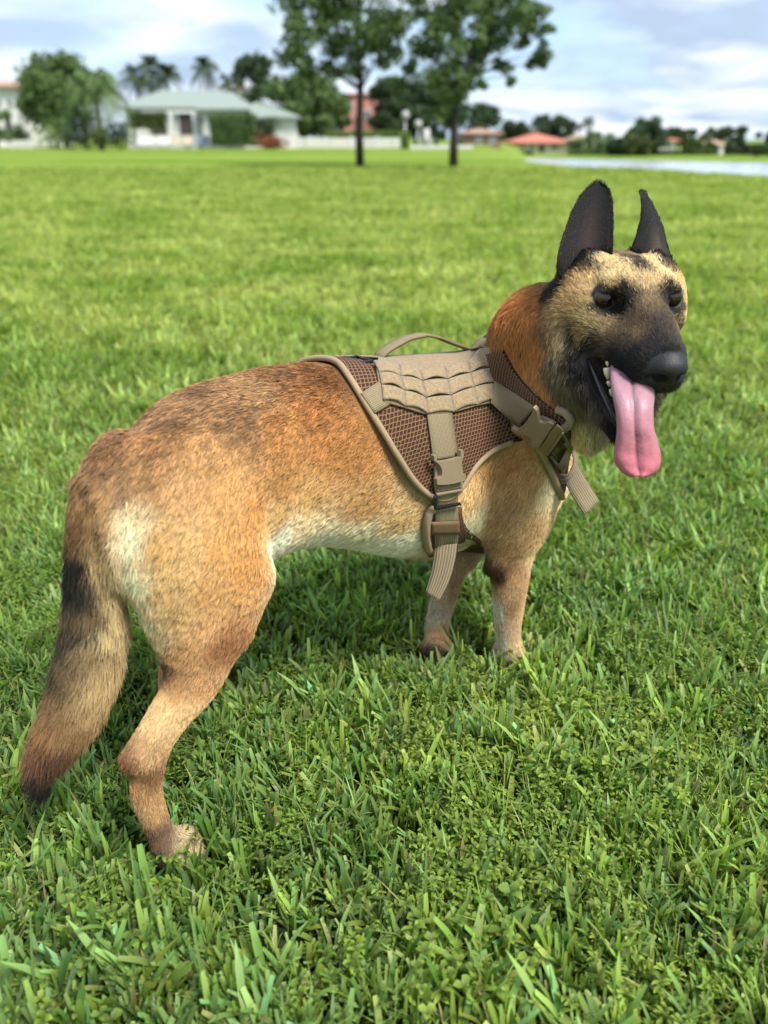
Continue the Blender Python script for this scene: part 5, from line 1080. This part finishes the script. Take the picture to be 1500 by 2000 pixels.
# ------------------------------------------------------------ fur
TL=[0]
def flow_table():
    P=[];D_=[];Ln=[];Lf=[];Sg=[]
    def add(p,d,l,lift=.35,s=.05,both=False):
        d=np.array(d,float); d/=np.linalg.norm(d)
        for sg in ((1,-1) if both else (1,)):
            P.append(np.array(p)*[1,sg,1]);D_.append(d*[1,sg,1]);Ln.append(l*(.62 if not TL[0] else .78));Lf.append(lift);Sg.append(s)
    for u in np.arange(.04,.74,.08):
        add((u,0,.58),(-1,0,-.12),.020,.32,.05); add((u,.10,.50),(-1,.1,-.35),.017,.25,.05,True); add((u,.11,.40),(-.9,0,-.55),.018,.25,.05,True); add((u,.06,.30),(-.9,-.1,-.5),.026,.3,.05,True); add((u,0,.25),(-1,0,-.15),.026,.3,.05)
    for tp,ln,lf in ((hind_right(),.014,.2),(front_right(),.015,.2),(front_left(),.014,.2),([(np.array(a),b) for a,b in HLEFT],.013,.2)):
        for i,(a,_) in enumerate(tp):
            b=tp[min(i+1,len(tp)-1)][0]-tp[max(i-1,0)][0]; f=max(0.45,1-.09*i); add(a,b+np.array([-.02,0,-.02]),ln*f,lf,.045)
    for x,y,l in ((250,1000,.030),(262,1080,.038),(285,1160,.040),(300,1230,.036),(318,1290,.022)): add(PR(x,y,.06),(-.15,-.25,-1),l,.35,.028)
    for x,y,l in ((905,980,.030),(915,1030,.034),(935,1060,.026)): add(PR(x,y,.10),(-.7,.1,-1),l,.4,.03)
    T=tail_pts(); TL[0]=1
    for i,(a,_) in enumerate(T):
        b=T[min(i+1,len(T)-1)][0]-T[max(i-1,0)][0]; add(a,b,[.018,.020,.024,.028,.034,.040,.044,.046,.046,.044,.042,.040][i],[.3,.3,.3,.35,.42,.45,.45,.45,.4,.3,.2,.1][i],.03)
    TL[0]=0
    for p,l,d in ((AT(1010,600,1.17),.024,(-.25,.3,-1)),(AT(1040,700,1.12),.026,(-.35,.3,-1)),(AT(1080,770,1.08),.028,(-.2,.35,-1)),(AT(1120,830,1.06),.034,(0,.25,-1)),(AT(1150,855,1.06),.034,(.1,.1,-1)),(AT(1060,650,1.10),.022,(-.4,.3,-.9)),(AT(1110,740,1.05),.024,(-.3,.2,-1)),(AT(1160,800,1.03),.020,(-.1,.1,-1)),(AT(1140,760,1.02),.014,(-.35,.1,-1))): add(p,d,l,.35,.045)
    for l in (-.045,-.02,0,.02,.045):
        add(HE+HS*(-.07*HF+l*HLft-.01*HU),-HF+.35*np.sign(l)*HLft*(abs(l)>.01)+.2*HU,.018,.25,.03); add(HE+HS*(-.03*HF+l*HLft+.005*HU),-HF+.3*np.sign(l)*HLft*(abs(l)>.01)+.3*HU,.013,.22,.025)
        add(HE+HS*(.0*HF+l*HLft-.02*HU),-HF+.3*np.sign(l)*HLft*(abs(l)>.01)+.35*HU,.0095,.2,.02)
    for f,l_ in ((.03,.0080),(.06,.0062),(.09,.005)):
        for l in (-.022,0,.022): add(HE+HS*(f*HF+l*HLft-.03*HU),-HF+.15*np.sign(l)*HLft+.25*HU,l_,.15,.02); add(HE+HS*(f*HF+l*HLft-.052*HU),-HF+.2*np.sign(l)*HLft-.5*HU,l_*1.1,.2,.02)
    for l in (-.05,.05): add(HE+HS*(-.05*HF+l*HLft-.05*HU),-HF-.3*HU,.014,.28,.03); add(HE+HS*(-.02*HF+l*.9*HLft-.045*HU),-HF-.15*HU,.009,.22,.025); add(HE+HS*(-.09*HF+l*HLft-.04*HU),-HF-.5*HU,.020,.32,.03)
    return np.array(P),np.array(D_),np.array(Ln),np.array(Lf),np.array(Sg)
FP,FD,FL,FLi,FSg=flow_table()
def grow(Vw,Q,count,seed,colfn,maskfn=None,Ls=1.,fixed=None):
    rs=np.random.default_rng(seed); A,B,C_,D4=[Vw[Q[:,k]] for k in range(4)]
    n1=np.cross(B-A,D4-A); ar=np.linalg.norm(n1,axis=1)*.5+np.linalg.norm(np.cross(B-C_,D4-C_),axis=1)*.5
    cen_=(A+B+C_+D4)/4; nn=np.cross(C_-A,D4-B); nn/=np.linalg.norm(nn,axis=1)[:,None]+1e-12
    vw=CAMP-cen_; vw/=np.linalg.norm(vw,axis=1)[:,None]; face=(nn*vw).sum(1)
    w=ar*np.where(face>-.25,1,.38); hc_=head_coords(cen_); w=w*np.where((hc_[:,0]>-.12)&(np.abs(hc_[:,1])<.1)&(np.abs(hc_[:,2])<.1),2.0,1.)
    cdf=np.cumsum(w);cdf/=cdf[-1]; fi=np.searchsorted(cdf,rs.random(count)); s,t=rs.random((2,count,1)); P=A[fi]*(1-s)*(1-t)+B[fi]*s*(1-t)+C_[fi]*s*t+D4[fi]*(1-s)*t; Nn=nn[fi]
    if maskfn is not None: k=maskfn(P,Nn); P,Nn=P[k],Nn[k]
    n=len(P); Dp=toD(P); dr=np.zeros((n,3)); ln=np.zeros(n); lf=np.zeros(n)
    if fixed is None:
        for i in range(0,n,20000):
            d2=((Dp[i:i+20000,None]-FP[None])**2).sum(2); W_=np.exp(-d2/(2*FSg[None]**2))/FSg[None]+1e-4/(d2+1e-3)**2*1e-4+1e-12; Ws=W_.sum(1); dr[i:i+20000]=(W_@FD)/Ws[:,None]; ln[i:i+20000]=(W_@FL)/Ws; lf[i:i+20000]=(W_@FLi)/Ws
        drw=dr[:,0:1]*DU+dr[:,1:2]*DR+dr[:,2:3]*ZZ
    else: drw=np.tile(fixed[0],(n,1)); ln[:]=fixed[1]; lf[:]=fixed[2]
    tg=drw-Nn*(drw*Nn).sum(1)[:,None]; tg/=np.linalg.norm(tg,axis=1)[:,None]+1e-9; bt=np.cross(Nn,tg)
    # neighbouring hairs lean together in small locks
    def cell(sz,k):
        c=np.floor(P/sz+rs.random(3)*7).astype(np.int64); h_=(c[:,0]*73856093^c[:,1]*19349663^c[:,2]*83492791)+k*7919; return (np.sin(h_.astype(float)*12.9898)*43758.5453)%1
    c1,c2,c3,c4=cell(.006,1),cell(.006,2),cell(.0035,3),cell(.012,4)
    side=(c1-.5)*.38+(c4-.5)*.30+rs.normal(size=n)*.13; lift=np.clip(lf*.8*(.75+.6*c2)+rs.normal(size=n)*.07,.04,.9); L_=np.maximum(ln*Ls,.0056)*(.65+.4*c3+.3*rs.random(n)); lift=np.maximum(lift,.22+.12*c2)
    # keep hairs under the harness flat and short, drop them below it
    if fixed is None:
        idx=np.where((Dp[:,0]>.28))[0]; near=np.full(n,1.)
        for i in idx:
            q=HB.find_nearest(Vector(P[i]),.03)
            if q[0] is not None: near[i]=.45+.55*min(q[3]/.03,1)
        L_=L_*near; lift=lift*(.5+.5*near)
    if fixed is None:
        for sg in (1,-1):
            de=np.linalg.norm(Dp-(HE+HS*(-.003*HF+.0358*sg*HLft-.0105*HU)),axis=1); L_=L_*np.clip(.3+.7*(de-.018)/.02,.3,1)
    K=5; S=np.linspace(0,1,K); pos=np.empty((n,K,3),np.float32)
    d0=tg+bt*side[:,None]; d0/=np.linalg.norm(d0,axis=1)[:,None]
    p=P-Nn*.0002
    for i,s_ in enumerate(S):
        pos[:,i]=p; el=lift*(1.25-.95*s_); st=d0*np.cos(el)[:,None]+Nn*np.sin(el)[:,None]
        if fixed is None: st=st+np.array([0,0,-.10])*s_
        p=p+st*(L_/(K-1))[:,None]
    col=colfn(P,rs,c1,c3,c4); return pos,col,L_
def coatcol(P,rs,c1,c3,c4):
    hc0=head_coords(P); hd=(np.abs(hc0[:,0])<.13)&(np.abs(hc0[:,1])<.08)&(np.abs(hc0[:,2])<.09); c=coat(P+rs.normal(size=P.shape)*np.where(hd,.0042,.003)[:,None]); lum=c@np.array([.3,.55,.15]); lum=lum[:,None]; sat_=np.clip(((c.max(1)-c.min(1))/(c.max(1)+1e-6)-.35)/.3,0,1)[:,None]; c=c*np.where(hd[:,None],1.08,np.array([1.03,.97,.89])*sat_+np.array([1.12,1.12,1.12])*(1-sat_)); n=len(P)
    v=(.80+.20*c3+.19*rs.random(n)+.16*(c4-.5)); d=toD(P); sad=np.exp(-((d[:,2]-.57)/.05)**2)*(d[:,0]<.42)*(d[:,0]>.0)
    v=v*(1+sad*(rs.random(n)-.5)*.9+sad*(c1-.5)*.7)
    # a share of dark tipped and of pale guard hairs
    r=rs.random(n); v=np.where(hd,1+(v-1)*1.5,v); v=np.where((r<np.where(hd,.12,.05)),v*.55,v); v=np.where(r>.90,v*1.3,v); c=c*v[:,None]
    pale=(r>.90)[:,None]; c=np.where(pale,c*.7+lum*.3*np.array([1.1,1.,.85]),c); return np.clip(c,.003,.85)
HVs=[];HFs=[];hn=0; bpy.context.view_layer.update()
for ob in list(har.children_recursive):
    if ob.type!='MESH': continue
    mw=ob.matrix_world; vs=[tuple(mw@v.co) for v in ob.data.vertices]; HVs+=vs; HFs+=[tuple(i+hn for i in p.vertices) for p in ob.data.polygons]; hn+=len(vs)
HB=BVHTree.FromPolygons(HVs,HFs)
def nofur(P,Nn):
    m=leather_mask(P)==0; k=np.ones(len(P),bool); d=toD(P); idx=np.where((d[:,0]>.30)&(d[:,0]<1.0))[0]
    for i in idx:
        h_=HB.ray_cast(Vector(P[i]-Nn[i]*.002),Vector(Nn[i]),.024)
        if h_[0] is not None: k[i]=False
    return m&k
pos,col,LL=grow(DW,DQ,360000,1,coatcol,nofur)
allpos=[pos];allcol=[col];rad=[np.clip(.00021+.000008*(LL/.001),.00020,.00036)]
for i,(Wv,Qv,c) in enumerate(EV):
    tip=Wv[:len(Wv)//2].reshape(18,9,3); ax=tip[-1,4]-tip[0,4]; ax/=np.linalg.norm(ax)
    from mathutils.kdtree import KDTree as _K
    kt=_K(len(Wv)); [kt.insert(v,j) for j,v in enumerate(Wv)]; kt.balance()
    def ec(P,rs,c1,c3,c4,kt=kt,c=c):
        cc3=np.array([c[kt.find(p)[1]] for p in P]); v=(.7+.9*c3+.5*rs.random(len(P))); v=np.where(rs.random(len(P))<.05,v*3.,v); o_=cc3*v[:,None]; pk=rs.random(len(P))<.22; o_[pk]=np.array([.085,.072,.064])*(.5+rs.random(pk.sum()))[:,None]; return np.clip(o_,.002,.5)
    p_,c_,l_=grow(Wv,Qv,14000,20+i,ec,None,1.,(ax,.0052,.24)); allpos.append(p_);allcol.append(c_);rad.append(np.full(len(l_),.00026))
# whiskers
rw=np.random.default_rng(5); wp_=[];wc_=[]
for sg in (1,-1):
    for j in range(11):
        f=.052+.035*rw.random(); u=-.040-.016*rw.random(); p=HE+HS*(f*HF+.020*sg*HLft+u*HU); d=HLft*sg*.85+HF*(.15-.5*rw.random())-HU*(.1+.5*rw.random()); d/=np.linalg.norm(d); l=.022+.020*rw.random()
        q=[p+d*l*t+np.array([0,0,-.25*l*t*t]) for t in np.linspace(0,1,5)]; wp_.append(toW(np.array(q))); wc_.append((.02,.02,.02) if j%3 else (.25,.24,.22))
allpos.append(np.array(wp_,np.float32)); allcol.append(np.array(wc_)); rad.append(np.full(len(wp_),.00016))
pos=np.concatenate(allpos);col=np.concatenate(allcol);rad=np.concatenate(rad); nh,K=pos.shape[:2]
org=np.array(worldloc(dog)); pos=pos-org
hc=bpy.data.hair_curves.new('fur'); hc.add_curves([K]*nh); hc.attributes['position'].data.foreach_set('vector',pos.astype(np.float32).ravel())
ra=hc.attributes.get('radius') or hc.attributes.new('radius','FLOAT','POINT'); ra.data.foreach_set('value',(rad[:,None]*np.array([1,1,.9,.65,.12])[None]).astype(np.float32).ravel())
ca=hc.attributes.new('fur_color','FLOAT_COLOR','CURVE'); ca.data.foreach_set('color',np.concatenate([col,np.ones((nh,1))],1).astype(np.float32).ravel())
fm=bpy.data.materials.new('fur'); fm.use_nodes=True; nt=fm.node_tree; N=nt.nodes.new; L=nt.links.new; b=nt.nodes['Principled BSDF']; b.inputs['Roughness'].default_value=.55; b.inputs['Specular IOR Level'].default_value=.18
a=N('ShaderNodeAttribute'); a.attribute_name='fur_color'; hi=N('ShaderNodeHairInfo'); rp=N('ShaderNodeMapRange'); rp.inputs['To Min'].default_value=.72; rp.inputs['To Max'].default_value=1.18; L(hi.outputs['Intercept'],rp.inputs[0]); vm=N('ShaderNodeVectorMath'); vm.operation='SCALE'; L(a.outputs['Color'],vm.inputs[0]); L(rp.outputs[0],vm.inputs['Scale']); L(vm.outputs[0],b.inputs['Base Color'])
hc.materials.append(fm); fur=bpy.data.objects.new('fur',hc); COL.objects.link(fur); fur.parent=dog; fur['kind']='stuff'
